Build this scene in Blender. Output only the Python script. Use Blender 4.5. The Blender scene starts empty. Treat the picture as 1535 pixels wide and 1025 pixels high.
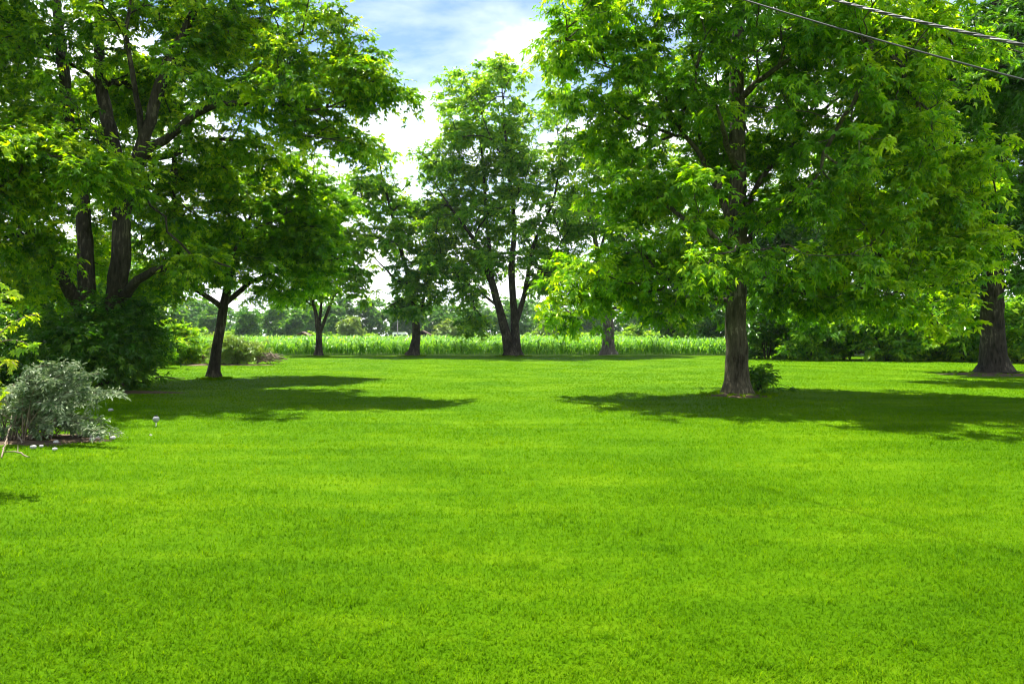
import bpy, math
import numpy as np
from mathutils import Vector

RNG = np.random.default_rng(11)
SC = bpy.context.scene
COL = SC.collection
F, CX, HY, CAMH = 1100.0, 767.5, 503.0, 1.6      # focal length in photo pixels, centre column, horizon row, eye height


def P(px, py, Y):
    """photo pixel at distance Y -> world point"""
    return np.array([(px - CX) / F * Y, Y, CAMH + (HY - py) / F * Y])


def norm(v):
    return v / np.maximum(np.linalg.norm(v, axis=-1, keepdims=True), 1e-9)


def lawn_h(x, y):
    return 0.02 * np.sin(x * 0.43 + 1.1) * np.cos(y * 0.37) + 0.012 * np.sin(x * 1.1 + y * 0.8)


# ---------------------------------------------------------------- objects
def tag(o, label, cat, group=None):
    o['label'] = label
    o['category'] = cat
    if group:
        o['group'] = group
    return o


def thing(name, label, cat, loc, group=None):
    o = bpy.data.objects.new(name, None)
    o.empty_display_size = 0.3
    COL.objects.link(o)
    o.location = [float(c) for c in loc]
    return tag(o, label, cat, group)


def structure(o):
    o['kind'] = 'structure'
    return o


def mesh_obj(name, V, faces, mats, parent=None, origin=None, var=None, smooth=False, matidx=None):
    """V (n,3); faces: list of (m,k) index arrays; var: one value per face"""
    V = np.asarray(V, np.float32)
    if origin is not None:
        V = V - np.asarray(origin, np.float32)
    me = bpy.data.meshes.new(name)
    me.vertices.add(len(V))
    me.vertices.foreach_set('co', V.ravel())
    faces = [np.asarray(f, np.int32) for f in faces if len(f)]
    loops = np.concatenate([f.ravel() for f in faces])
    tot = np.concatenate([np.full(len(f), f.shape[1], np.int32) for f in faces])
    start = np.concatenate([[0], np.cumsum(tot)[:-1]]).astype(np.int32)
    me.loops.add(len(loops))
    me.loops.foreach_set('vertex_index', loops)
    me.polygons.add(len(tot))
    me.polygons.foreach_set('loop_start', start)
    me.polygons.foreach_set('loop_total', tot)
    if matidx is not None:
        me.polygons.foreach_set('material_index', np.asarray(matidx, np.int32))
    me.polygons.foreach_set('use_smooth', np.full(len(tot), smooth, bool))
    if var is not None:
        a = me.attributes.new('var', 'FLOAT', 'FACE')
        a.data.foreach_set('value', np.asarray(var, np.float32))
    for m in (mats if isinstance(mats, (list, tuple)) else [mats]):
        me.materials.append(m)
    me.update(calc_edges=True)
    o = bpy.data.objects.new(name, me)
    COL.objects.link(o)
    if parent is not None:
        o.parent = parent
    return o


class MB:
    """collects boxes, tubes, blobs into one mesh"""

    def __init__(s):
        s.V, s.Q, s.T, s.n = [], [], [], 0

    def add(s, V, Q=(), T=()):
        V = np.asarray(V, float)
        if len(Q):
            s.Q.append(np.asarray(Q) + s.n)
        if len(T):
            s.T.append(np.asarray(T) + s.n)
        s.V.append(V)
        s.n += len(V)

    def box(s, c, d):
        c, d = np.array(c, float), np.array(d, float) / 2
        v = np.array([[x, y, z] for x in (-1, 1) for y in (-1, 1) for z in (-1, 1)]) * d + c
        s.add(v, [[0, 1, 3, 2], [4, 6, 7, 5], [0, 4, 5, 1], [2, 3, 7, 6], [0, 2, 6, 4], [1, 5, 7, 3]])

    def extrude(s, prof, y0, y1):
        """closed profile in x,z extruded along y; fan caps"""
        n = len(prof)
        v = [[x, y0, z] for x, z in prof] + [[x, y1, z] for x, z in prof]
        q = [[i, (i + 1) % n, n + (i + 1) % n, n + i] for i in range(n)]
        t = [[0, i + 1, i] for i in range(1, n - 1)] + [[n, n + i, n + i + 1] for i in range(1, n - 1)]
        s.add(v, q, t)

    def tube(s, pts, rad, sides=6, lump=0.0, flare=0.0):
        pts = np.asarray(pts, float)
        rad = np.asarray(rad, float)
        n = len(pts)
        t = norm(np.gradient(pts, axis=0))
        ref = np.array([0., 1., 0.]) if abs(t[0][1]) < 0.8 else np.array([1., 0., 0.])
        u = norm(np.cross(t, ref))
        w = np.cross(t, u)
        a = np.linspace(0, 2 * np.pi, sides, endpoint=False)
        R = np.repeat(rad[:, None], sides, 1)
        if lump:
            h = np.arange(n)[:, None] * 0.55
            R = R * (1 + lump * (np.sin(3 * a[None] + h * .5) * .5 + np.sin(5 * a[None] - h * .7) * .35
                                 + np.sin(2 * a[None] + h * 1.3) * .4 + RNG.normal(0, .18, (n, sides))))
        if flare:
            f = np.exp(-np.maximum(pts[:, 2] - pts[0, 2], 0) / 0.22)[:, None]
            R = R * (1 + flare * f * (0.45 + 0.55 * np.maximum(np.sin(2.5 * a[None] + 1.), -0.3)))
        V = pts[:, None] + R[..., None] * (np.cos(a)[None, :, None] * u[:, None] + np.sin(a)[None, :, None] * w[:, None])
        i = np.arange(n - 1)[:, None] * sides
        j = np.arange(sides)[None]
        k = (j + 1) % sides
        q = np.stack([i + j, i + k, i + sides + k, i + sides + j], -1).reshape(-1, 4)
        s.add(V.reshape(-1, 3), q)

    def blob(s, c, r, seed=0, rough=0.15, seg=8, ring=6):
        g = np.random.default_rng(seed)
        th = np.linspace(0, np.pi, ring + 1)[1:-1]
        ph = np.linspace(0, 2 * np.pi, seg, endpoint=False)
        d = np.array([[np.sin(t) * np.cos(p), np.sin(t) * np.sin(p), np.cos(t)] for t in th for p in ph] + [[0, 0, 1], [0, 0, -1]])
        v = d * np.array(r) * (1 + g.normal(0, rough, (len(d), 1))) + np.array(c)
        q = [[a * seg + b, (a + 1) * seg + b, (a + 1) * seg + (b + 1) % seg, a * seg + (b + 1) % seg]
             for a in range(ring - 2) for b in range(seg)]
        top, bot = len(d) - 2, len(d) - 1
        t = [[top, b, (b + 1) % seg] for b in range(seg)]
        o = (ring - 2) * seg
        t += [[bot, o + (b + 1) % seg, o + b] for b in range(seg)]
        s.add(v, q, t)

    def build(s, name, mats, parent=None, origin=None, smooth=False, var=None):
        fs = []
        if s.Q:
            fs.append(np.concatenate(s.Q))
        if s.T:
            fs.append(np.concatenate(s.T))
        return mesh_obj(name, np.concatenate(s.V), fs, mats, parent, origin, var, smooth)


# ---------------------------------------------------------------- materials
def new_mat(name):
    m = bpy.data.materials.new(name)
    m.use_nodes = True
    nt = m.node_tree
    nt.nodes.clear()
    out = nt.nodes.new('ShaderNodeOutputMaterial')
    return m, nt, out


def nd(nt, typ, **kw):
    n = nt.nodes.new('ShaderNode' + typ)
    for k, v in kw.items():
        if k in n.inputs:
            n.inputs[k].default_value = v
        else:
            setattr(n, k, v)
    return n


def ramp(nt, fac, stops):
    r = nt.nodes.new('ShaderNodeValToRGB')
    e = r.color_ramp.elements
    while len(e) < len(stops):
        e.new(0.5)
    for q, (p, c) in zip(e, stops):
        q.position = p
        q.color = (*c, 1)
    nt.links.new(fac, r.inputs[0])
    return r.outputs[0]


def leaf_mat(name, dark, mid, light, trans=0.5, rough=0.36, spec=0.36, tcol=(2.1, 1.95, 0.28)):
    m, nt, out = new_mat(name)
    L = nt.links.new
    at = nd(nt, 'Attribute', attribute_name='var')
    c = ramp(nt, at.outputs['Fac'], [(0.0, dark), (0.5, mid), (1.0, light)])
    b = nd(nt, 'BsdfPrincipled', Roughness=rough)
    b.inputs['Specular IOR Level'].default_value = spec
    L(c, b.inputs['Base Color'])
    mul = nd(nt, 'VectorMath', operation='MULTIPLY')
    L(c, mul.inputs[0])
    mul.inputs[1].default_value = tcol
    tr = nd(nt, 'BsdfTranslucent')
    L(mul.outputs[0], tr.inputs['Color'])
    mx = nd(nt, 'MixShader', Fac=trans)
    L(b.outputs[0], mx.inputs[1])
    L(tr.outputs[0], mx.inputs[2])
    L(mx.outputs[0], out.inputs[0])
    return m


def bark_mat(name, dark, light, scale=6.0, bump=1.0):
    m, nt, out = new_mat(name)
    L = nt.links.new
    tc = nd(nt, 'TexCoord')
    mp = nd(nt, 'Mapping')
    mp.inputs['Scale'].default_value = (1, 1, 0.22)
    L(tc.outputs['Object'], mp.inputs[0])
    n1 = nd(nt, 'TexNoise', Scale=scale * 2.2, Detail=8.0, Roughness=0.65)
    L(mp.outputs[0], n1.inputs['Vector'])
    n2 = nd(nt, 'TexNoise', Scale=1.3, Detail=4.0)
    L(tc.outputs['Object'], n2.inputs['Vector'])
    vo = nd(nt, 'TexVoronoi', Scale=scale * 1.5, feature='DISTANCE_TO_EDGE')
    L(mp.outputs[0], vo.inputs['Vector'])
    ad = nd(nt, 'Math', operation='MULTIPLY_ADD')
    L(n2.outputs[0], ad.inputs[0])
    ad.inputs[1].default_value = 0.75
    L(n1.outputs[0], ad.inputs[2])
    c = ramp(nt, ad.outputs[0], [(0.62, dark), (1.0, light), (1.0, tuple(q * 1.9 for q in light))])
    b = nd(nt, 'BsdfPrincipled', Roughness=0.9)
    b.inputs['Specular IOR Level'].default_value = 0.15
    L(c, b.inputs['Base Color'])
    mulh = nd(nt, 'Math', operation='MULTIPLY_ADD')
    L(vo.outputs['Distance'], mulh.inputs[0])
    mulh.inputs[1].default_value = 1.6
    L(n1.outputs[0], mulh.inputs[2])
    bp = nd(nt, 'Bump', Strength=bump, Distance=0.05)
    L(mulh.outputs[0], bp.inputs['Height'])
    L(bp.outputs[0], b.inputs['Normal'])
    L(b.outputs[0], out.inputs[0])
    return m


def noise_mat(name, stops, scale=3.0, rough=0.9, detail=6.0, bump=0.0, bscale=None, spec=0.2, metallic=0.0):
    m, nt, out = new_mat(name)
    L = nt.links.new
    tc = nd(nt, 'TexCoord')
    n = nd(nt, 'TexNoise', Scale=scale, Detail=detail, Roughness=0.6)
    L(tc.outputs['Object'], n.inputs['Vector'])
    c = ramp(nt, n.outputs[0], stops)
    b = nd(nt, 'BsdfPrincipled', Roughness=rough, Metallic=metallic)
    b.inputs['Specular IOR Level'].default_value = spec
    L(c, b.inputs['Base Color'])
    if bump:
        n2 = nd(nt, 'TexNoise', Scale=bscale or scale * 6, Detail=6.0)
        L(tc.outputs['Object'], n2.inputs['Vector'])
        bp = nd(nt, 'Bump', Strength=bump, Distance=0.03)
        L(n2.outputs[0], bp.inputs['Height'])
        L(bp.outputs[0], b.inputs['Normal'])
    L(b.outputs[0], out.inputs[0])
    return m


def lawn_mat(name, ramp_stops, use_var, trans=0.0):
    """grass colour with broad mowing streaks and clumps, in world metres"""
    m, nt, out = new_mat(name)
    L = nt.links.new
    geo = nd(nt, 'NewGeometry')
    big = nd(nt, 'TexNoise', Scale=0.35, Detail=5.0, Roughness=0.6)
    L(geo.outputs['Position'], big.inputs['Vector'])
    mp = nd(nt, 'Mapping')
    mp.inputs['Rotation'].default_value = (0, 0, math.radians(14))
    mp.inputs['Scale'].default_value = (0.2, 1.7, 1)
    L(geo.outputs['Position'], mp.inputs[0])
    st = nd(nt, 'TexNoise', Scale=1.0, Detail=5.0, Roughness=0.65)
    L(mp.outputs[0], st.inputs['Vector'])
    fine = nd(nt, 'TexNoise', Scale=5.5, Detail=6.0, Roughness=0.7)
    L(geo.outputs['Position'], fine.inputs['Vector'])
    a = nd(nt, 'Math', operation='MULTIPLY_ADD')
    L(st.outputs[0], a.inputs[0])
    a.inputs[1].default_value = 0.8
    L(big.outputs[0], a.inputs[2])
    b_ = nd(nt, 'Math', operation='MULTIPLY_ADD')
    L(fine.outputs[0], b_.inputs[0])
    b_.inputs[1].default_value = 0.6
    L(a.outputs[0], b_.inputs[2])
    src = b_.outputs[0]
    sub = nd(nt, 'Math', operation='MULTIPLY_ADD')
    L(src, sub.inputs[0])
    sub.inputs[1].default_value = 0.95
    sub.inputs[2].default_value = -.70
    src = sub.outputs[0]
    if use_var:
        at = nd(nt, 'Attribute', attribute_name='var')
        v = nd(nt, 'Math', operation='MULTIPLY_ADD')
        L(at.outputs['Fac'], v.inputs[0])
        v.inputs[1].default_value = 0.55
        v2 = nd(nt, 'Math', operation='ADD')
        L(src, v2.inputs[0])
        v2.inputs[1].default_value = -0.27
        L(v2.outputs[0], v.inputs[2])
        src = v.outputs[0]
    c = ramp(nt, src, ramp_stops)
    p = nd(nt, 'BsdfPrincipled', Roughness=0.6)
    p.inputs['Specular IOR Level'].default_value = 0.02
    L(c, p.inputs['Base Color'])
    if trans:
        mul = nd(nt, 'VectorMath', operation='MULTIPLY')
        L(c, mul.inputs[0])
        mul.inputs[1].default_value = (1.3, 1.25, 0.6)
        tr = nd(nt, 'BsdfTranslucent')
        L(mul.outputs[0], tr.inputs['Color'])
        mx = nd(nt, 'MixShader', Fac=trans)
        L(p.outputs[0], mx.inputs[1])
        L(tr.outputs[0], mx.inputs[2])
        L(mx.outputs[0], out.inputs[0])
    else:
        n2 = nd(nt, 'TexNoise', Scale=40.0, Detail=8.0, Roughness=0.75)
        L(geo.outputs['Position'], n2.inputs['Vector'])
        bp = nd(nt, 'Bump', Strength=0.8, Distance=0.05)
        L(n2.outputs[0], bp.inputs['Height'])
        L(bp.outputs[0], p.inputs['Normal'])
        L(p.outputs[0], out.inputs[0])
    return m


G_STOPS = [(0.0, (0.036, 0.112, 0.001)), (0.45, (0.082, 0.193, 0.001)), (1.0, (0.20, 0.325, 0.006))]
M = {}
M['lawn'] = lawn_mat('lawn', [(p, tuple(c * 0.9 for c in col)) for p, col in G_STOPS], False)
M['blade'] = lawn_mat('grass_blade', G_STOPS, True, trans=0.5)
M['field'] = noise_mat('dry_field', [(0.3, (0.06, 0.13, 0.02)), (0.7, (0.15, 0.20, 0.05))], scale=0.08)
M['soil'] = noise_mat('soil', [(0.3, (0.045, 0.03, 0.017)), (0.7, (0.15, 0.105, 0.06))], scale=9, bump=0.8)
M['bark'] = bark_mat('brown_bark', (0.014, 0.012, 0.007), (0.105, 0.094, 0.060))
M['bark_dark'] = bark_mat('dark_bark', (0.008, 0.007, 0.005), (0.052, 0.045, 0.032))
M['bark_grey'] = bark_mat('grey_bark', (0.035, 0.03, 0.025), (0.14, 0.12, 0.10), scale=4)
M['leaf_main'] = leaf_mat('leaf_fresh', (0.026, 0.105, 0.002), (0.112, 0.280, 0.003), (0.33, 0.46, 0.010))
M['leaf_left'] = leaf_mat('leaf_locust', (0.026, 0.096, 0.002), (0.114, 0.265, 0.003), (0.34, 0.45, 0.010))
M['leaf_small'] = leaf_mat('leaf_deep', (0.028, 0.115, 0.004), (0.092, 0.240, 0.006), (0.25, 0.41, 0.014))
M['leaf_mid'] = leaf_mat('leaf_maple', (0.034, 0.125, 0.010), (0.125, 0.275, 0.016), (0.32, 0.45, 0.025))
M['leaf_yellow'] = leaf_mat('leaf_yellowish', (0.050, 0.145, 0.008), (0.130, 0.260, 0.014), (0.26, 0.38, 0.03))
M['leaf_dark'] = leaf_mat('leaf_dark', (0.014, 0.065, 0.006), (0.040, 0.135, 0.009), (0.105, 0.225, 0.014), trans=0.4)
M['leaf_far'] = leaf_mat('leaf_far', (0.024, 0.095, 0.014), (0.055, 0.160, 0.022), (0.125, 0.250, 0.034), trans=0.42)
M['leaf_pale'] = leaf_mat('leaf_pale', (0.110, 0.190, 0.045), (0.160, 0.250, 0.06), (0.22, 0.31, 0.08), trans=0.25)
M['leaf_silver'] = leaf_mat('leaf_silver', (0.055, 0.11, 0.033), (0.15, 0.215, 0.095), (0.42, 0.47, 0.31), trans=0.2, tcol=(1.1, 1.15, .8))
M['leaf_lime'] = leaf_mat('leaf_lime', (0.13, 0.25, 0.012), (0.24, 0.36, 0.02), (0.40, 0.42, 0.035))
M['leaf_fresh'] = leaf_mat('leaf_fresh', (0.06, 0.17, 0.010), (0.14, 0.29, 0.015), (0.30, 0.40, 0.025))
M['leaf_corn'] = leaf_mat('leaf_corn', (0.038, 0.140, 0.007), (0.095, 0.245, 0.012), (0.23, 0.39, 0.042), trans=0.46, rough=0.48, spec=0.35)
M['dry'] = noise_mat('dry_wood', [(0.3, (0.10, 0.075, 0.05)), (0.7, (0.27, 0.22, 0.16))], scale=8)
M['stone'] = noise_mat('white_stone', [(0.3, (0.30, 0.30, 0.28)), (0.7, (0.55, 0.54, 0.51))], scale=14, bump=0.3)
M['stone_grey'] = noise_mat('grey_stone', [(0.3, (0.2, 0.2, 0.19)), (0.7, (0.42, 0.42, 0.4))], scale=14, bump=0.3)
M['white'] = noise_mat('white_paint', [(0.3, (0.74, 0.75, 0.75)), (0.7, (0.82, 0.82, 0.82))], scale=0.8, rough=0.4, spec=0.5)
M['tan'] = noise_mat('tan_wall', [(0.3, (0.45, 0.33, 0.22)), (0.7, (0.56, 0.43, 0.31))], scale=1.2)
M['roof'] = noise_mat('brown_roof', [(0.3, (0.10, 0.07, 0.055)), (0.7, (0.2, 0.14, 0.11))], scale=2)
M['glass'] = noise_mat('dark_glass', [(0.3, (0.02, 0.025, 0.03)), (0.7, (0.04, 0.05, 0.06))], scale=1, rough=0.1, spec=0.6)
M['rubber'] = noise_mat('rubber', [(0.3, (0.015, 0.015, 0.015)), (0.7, (0.03, 0.03, 0.03))], scale=5)
M['silver_paint'] = noise_mat('silver_paint', [(0.3, (0.5, 0.51, 0.53)), (0.7, (0.6, 0.61, 0.62))], scale=1, rough=0.35, spec=0.5)
M['red_paint'] = noise_mat('red_paint', [(0.3, (0.33, 0.03, 0.025)), (0.7, (0.4, 0.05, 0.04))], scale=1, rough=0.35, spec=0.5)
M['pole'] = noise_mat('weathered_pole', [(0.3, (0.28, 0.27, 0.25)), (0.7, (0.42, 0.41, 0.38))], scale=2)
M['cable'] = noise_mat('cable_jacket', [(0.3, (0.018, 0.018, 0.018)), (0.7, (0.05, 0.05, 0.048))], scale=30, rough=0.55, spec=0.4)
M['alu'] = noise_mat('bare_conductor', [(0.3, (0.10, 0.10, 0.095)), (0.7, (0.24, 0.24, 0.23))], scale=30, rough=0.45, spec=0.5, metallic=0.6)
M['lamp_grey'] = noise_mat('grey_lamp', [(0.3, (0.16, 0.17, 0.17)), (0.7, (0.32, 0.33, 0.32))], scale=20, rough=0.4, spec=0.5)


# ---------------------------------------------------------------- trees
def smooth_path(pts, step):
    """Catmull-Rom through (x,y,z,r) rows, resampled"""
    p = np.asarray(pts, float)
    e = np.vstack([2 * p[0] - p[1], p, 2 * p[-1] - p[-2]])
    out = []
    for i in range(1, len(e) - 2):
        a, b, c, d = e[i - 1], e[i], e[i + 1], e[i + 2]
        n = max(2, int(np.linalg.norm(c[:3] - b[:3]) / step))
        t = np.linspace(0, 1, n, endpoint=False)[:, None]
        out.append(0.5 * ((2 * b) + (-a + c) * t + (2 * a - 5 * b + 4 * c - d) * t ** 2 + (-a + 3 * b - 3 * c + d) * t ** 3))
    out.append(p[-1][None])
    return np.vstack(out)


def leaves(pos, ldir, nrm, length, width, var, lobes=1, fold=0.25, droop=0.15):
    """leaf blades: pointed folded quads; lobes=3 gives a palmate leaf"""
    n = len(pos)
    Vs, Qs, vs = [], [], []
    side = norm(np.cross(ldir, nrm))
    up = np.cross(side, ldir)
    angs = [0.0] if lobes == 1 else ([-0.95, 0.0, 0.95] if lobes == 3 else [-1.25, -0.62, 0.0, 0.62, 1.25])
    for k, a in enumerate(angs):
        d = ldir * math.cos(a) + side * math.sin(a)
        s = -ldir * math.sin(a) + side * math.cos(a)
        L = length * (1.0 if abs(a) < .1 else 0.78)
        W = width * (1.0 if lobes == 1 else 0.62)
        mid = pos + d * (L * 0.45)[:, None]
        lf = mid - s * (W * 0.5)[:, None] + up * (W * fold)[:, None]
        rt = mid + s * (W * 0.5)[:, None] + up * (W * fold)[:, None]
        tip = pos + d * L[:, None] - np.array([0, 0, 1.0]) * (L * droop)[:, None]
        V = np.stack([pos, rt, tip, lf], 1).reshape(-1, 3)
        Vs.append(V)
        Qs.append(np.arange(n * 4).reshape(n, 4) + k * n * 4)
        vs.append(var)
    return np.vstack(Vs), np.vstack(Qs), np.concatenate(vs)


def sprays(tips, outd, T, Mn, Lt, leaf, lobes, flat=0.6, droop=0.25, spread=0.9, tint=None, rng=RNG):
    """leafy twigs radiating from each branch tip -> leaf arrays and twig segments"""
    A = len(tips)
    rnd = rng.normal(0, 1, (A, T, 3))
    rnd[..., 2] *= flat
    td = norm(outd[:, None] * 0.55 + norm(rnd) * spread + np.array([0, 0, -droop * 0.4]))
    ln = Lt * rng.uniform(0.5, 1.25, (A, T))
    f = (np.arange(Mn) + 0.6 + rng.uniform(-.3, .3, (A, T, Mn))) / Mn
    sag = -droop * 0.5 * (f * ln[..., None]) ** 2 / Lt
    pos = tips[:, None, None] + td[:, :, None] * (f * ln[..., None])[..., None]
    pos[..., 2] += sag
    sidev = norm(np.cross(td, np.array([0, 0, 1.0])) + 1e-6)
    sgn = np.where(np.arange(Mn) % 2 == 0, 1.0, -1.0)
    ld = td[:, :, None] * rng.uniform(0.3, 1.0, (A, T, Mn, 1)) + sidev[:, :, None] * sgn[None, None, :, None] * rng.uniform(.3, 1.1, (A, T, Mn, 1)) \
        + rng.normal(0, .25, (A, T, Mn, 3))
    ld[..., 2] -= droop * rng.uniform(0.2, 1.4, (A, T, Mn))
    ld = norm(ld)
    nr = norm(np.array([0, 0, 1.0]) + rng.normal(0, .55, (A, T, Mn, 3)) + outd[:, None, None] * .45)
    ll = leaf[0] * rng.uniform(0.5, 1.3, (A, T, Mn)) * rng.uniform(.75, 1.2, (A, 1, 1))
    base = rng.normal(0.45, .2, (A, 1, 1)) if tint is None else tint[:, None, None]
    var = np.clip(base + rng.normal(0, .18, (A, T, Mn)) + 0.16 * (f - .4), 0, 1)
    V, Q, v = leaves(pos.reshape(-1, 3), ld.reshape(-1, 3), nr.reshape(-1, 3), ll.ravel(), ll.ravel() * leaf[1], var.ravel(), lobes)
    seg = (np.repeat(tips[:, None], T, 1).reshape(-1, 3), pos[:, :, -1].reshape(-1, 3))
    return V, Q, v, seg


def grow(stems, attr, kstart, rng=RNG, step=0.35, rtip=0.007, pen=0.7, kpow=2.3):
    """stems: list of (n,4). attr: (A,3). Each attractor is reached by a bent branch from the best existing node.
    returns list of (polyline, radii) for branches and the outward direction at each attractor"""
    pos, dr, par, ok, rad = [], [], [], [], []
    for si, s in enumerate(stems):
        d = norm(np.gradient(s[:, :3], axis=0))
        b = len(pos)
        for i in range(len(s)):
            pos.append(s[i, :3]); dr.append(d[i]); rad.append(s[i, 3])
            par.append(b + i - 1 if i else -1)
            ok.append(i >= kstart[si] * len(s))
    nst = len(pos)
    cap = nst + len(attr) * 40
    Pn = np.zeros((cap, 3)); Dn = np.zeros((cap, 3)); pr = np.full(cap, -1); okn = np.zeros(cap, bool)
    Pn[:nst], Dn[:nst], pr[:nst], okn[:nst] = pos, dr, par, ok
    n = nst
    br = []
    outd = np.zeros((len(attr), 3))
    for ai, p in enumerate(attr):
        v = p - Pn[:n]
        d = np.linalg.norm(v, axis=1)
        c = (v * Dn[:n]).sum(1) / np.maximum(d, 1e-6)
        cost = d * (1 + pen * (1 - c)) + np.maximum(0, -v[:, 2]) * 0.25 + (~okn[:n]) * 1e6
        i = int(np.argmin(cost))
        L = d[i]
        k = int(min(36, max(2, L / step)))
        t = np.linspace(0, 1, k + 1)[1:, None]
        u = v[i] / max(L, 1e-6)
        m0 = norm(Dn[i] * 0.6 + u * 0.6 + np.array([0, 0, .15])) * L
        m1 = norm(u + np.array([0, 0, -.12]) + rng.normal(0, .25, 3)) * L
        h = (2 * t ** 3 - 3 * t ** 2 + 1) * Pn[i] + (t ** 3 - 2 * t ** 2 + t) * m0 + (-2 * t ** 3 + 3 * t ** 2) * p + (t ** 3 - t ** 2) * m1
        if k > 2:
            h[:-1] += rng.normal(0, 0.025 * min(L, 2.0), (k - 1, 3))
        ids = np.arange(n, n + k)
        Pn[ids] = h
        full = np.vstack([Pn[i], h])
        Dn[ids] = norm(np.diff(full, axis=0))
        pr[ids] = np.concatenate([[i], ids[:-1]])
        okn[ids] = True
        outd[ai] = Dn[ids[-1]]
        br.append((i, ids))
        n += k
    area = np.zeros(n)
    for i, ids in br:
        area[ids[-1]] += rtip ** kpow
    for j in range(n - 1, nst - 1, -1):
        area[pr[j]] += area[j]
    R = area ** (1 / kpow)
    R[:nst] = rad
    out = []
    for i, ids in br:
        r = R[ids]
        r0 = min(R[i] * 0.8 if i < nst else R[i], r[0] * 1.25)
        out.append((np.vstack([Pn[i], Pn[ids]]), np.concatenate([[r0], np.minimum(r, r0)]), i < nst))
    return out, outd


def ellipsoid_pts(n, rng, bias=2.0):
    d = norm(rng.normal(0, 1, (n, 3)))
    return d * (rng.uniform(0, 1, (n, 1)) ** (1 / bias))


def tree(name, label, D, stems, blobs, n, leafm, barkm, leaf=(0.16, 0.55), lobes=1, T=5, Mn=5, Lt=0.45, clear=(), group=None,
         seed=1, kstart=None, cat='tree', flat=0.4, droop=0.3, clump=6, csz=0.62, shift=0.0, bare=0, twigs=True, zmin=None, flare=0.5, step=0.35, rtip=0.007, split=False, tintf=None, min_z=0.25):
    """stems: lists of (px, py, dy, r): photo pixel at distance D+dy. blobs: (px, py, rx, ry, dy, rd, weight)"""
    rng = np.random.default_rng(seed)
    S = []
    for st in stems:
        S.append(smooth_path([[*P(a, b, D + dy), r] for a, b, dy, r in st], step))
    base = S[0][0, :3].copy()
    base[2] = 0.0
    for s in S:
        s[1:-1, :3] += rng.normal(0, 0.016, (len(s) - 2, 3))
    w = np.array([b[6] for b in blobs], float)
    cnt = np.maximum(1, np.round(w / w.sum() * n)).astype(int)
    A = []
    for b, c in zip(blobs, cnt):
        m_ = max(1, int(round(c / clump)))
        e = np.repeat(ellipsoid_pts(m_, rng), int(math.ceil(c / m_)), 0)[:c]
        k_ = csz / np.array([max(b[2] / F * D, csz), max(b[5], csz), max(b[3] / F * D, csz)])
        e = e + rng.normal(0, .55, (len(e), 3)) * k_ * np.array([1, 1, .55])
        y = D + b[4] + shift + e[:, 1] * b[5]
        yc = D + b[4] + shift
        # true size in metres at the blob's own distance
        cxyz = P(b[0], b[1], yc)
        pts = np.stack([cxyz[0] + e[:, 0] * b[2] / F * yc, y, cxyz[2] + e[:, 2] * b[3] / F * yc], 1)
        A.append(pts)
    A = np.vstack(A)
    keep = A[:, 2] > min_z
    for (x0, y0, x1, y1, hw) in clear:       # leave the stems open towards the lawn
        px = CX + A[:, 0] * F / A[:, 1]
        py = HY - (A[:, 2] - CAMH) * F / A[:, 1]
        t = np.clip((py - y0) / (y1 - y0), 0, 1)
        inside = (py > min(y0, y1)) & (py < max(y0, y1)) & (np.abs(px - (x0 + t * (x1 - x0))) < hw) & (A[:, 1] < D + 0.5)
        keep &= ~(inside & (rng.uniform(0, 1, len(A)) < 0.88))
    A = A[keep]
    rng.shuffle(A)
    ks = kstart or [0.3] + [0.1] * (len(S) - 1)
    br, od = grow(S, A, ks, rng, step=step, rtip=rtip)
    root = thing(name, label, cat, base, group)
    for si, s in enumerate(S):
        if si == 0 or not split:
            if si == 0:
                mb = MB()
        else:
            mb = MB()
        thick = s[0, 3] > 0.1
        mb.tube(s[:, :3], s[:, 3], 16 if thick else 8, lump=0.07 if thick else 0.05, flare=flare if si == 0 or s[0, 2] < 0.3 else 0)
        if split:
            mb.build('trunk' if (si == 0 or s[0, 2] < 0.4) else 'limb', barkm, root, base, smooth=True)
    bb = MB() if split else mb
    for pl, r, main in br:
        sd = 8 if r[0] > 0.05 else 5 if r[0] > 0.018 else 3
        bb.tube(pl, r, sd)
    V, Q, v, seg = sprays(A, od, T, Mn, Lt, leaf, lobes, flat, droop, rng=rng, tint=None if tintf is None else tintf(A, rng))
    if twigs:
        a, b = seg
        k = len(a)
        o = np.array([[1, 0, 0], [-.5, .86, 0], [-.5, -.86, .3]]) * 0.005
        VV = np.concatenate([a[:, None] + o, b[:, None] + o * 0.4], 1).reshape(-1, 3)
        f = np.array([[0, 1, 4, 3], [1, 2, 5, 4], [2, 0, 3, 5]])
        bb.add(VV, (np.arange(k)[:, None, None] * 6 + f).reshape(-1, 4))
    bb.build('branches' if split else 'trunk', barkm, root, base, smooth=True)
    mesh_obj('crown', V, [Q], leafm, root, base, var=v)
    return root


def rblobs(spec, rd, k=1.0):
    """(px,py,rx,ry[,dy]) -> full blob rows, weight by area"""
    return [(b[0], b[1], b[2], b[3], b[4] if len(b) > 4 else 0.0, b[5] if len(b) > 5 else rd, (b[2] * b[3] / 1000.0) * (b[6] if len(b) > 6 else 1.0)) for b in spec]


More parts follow.
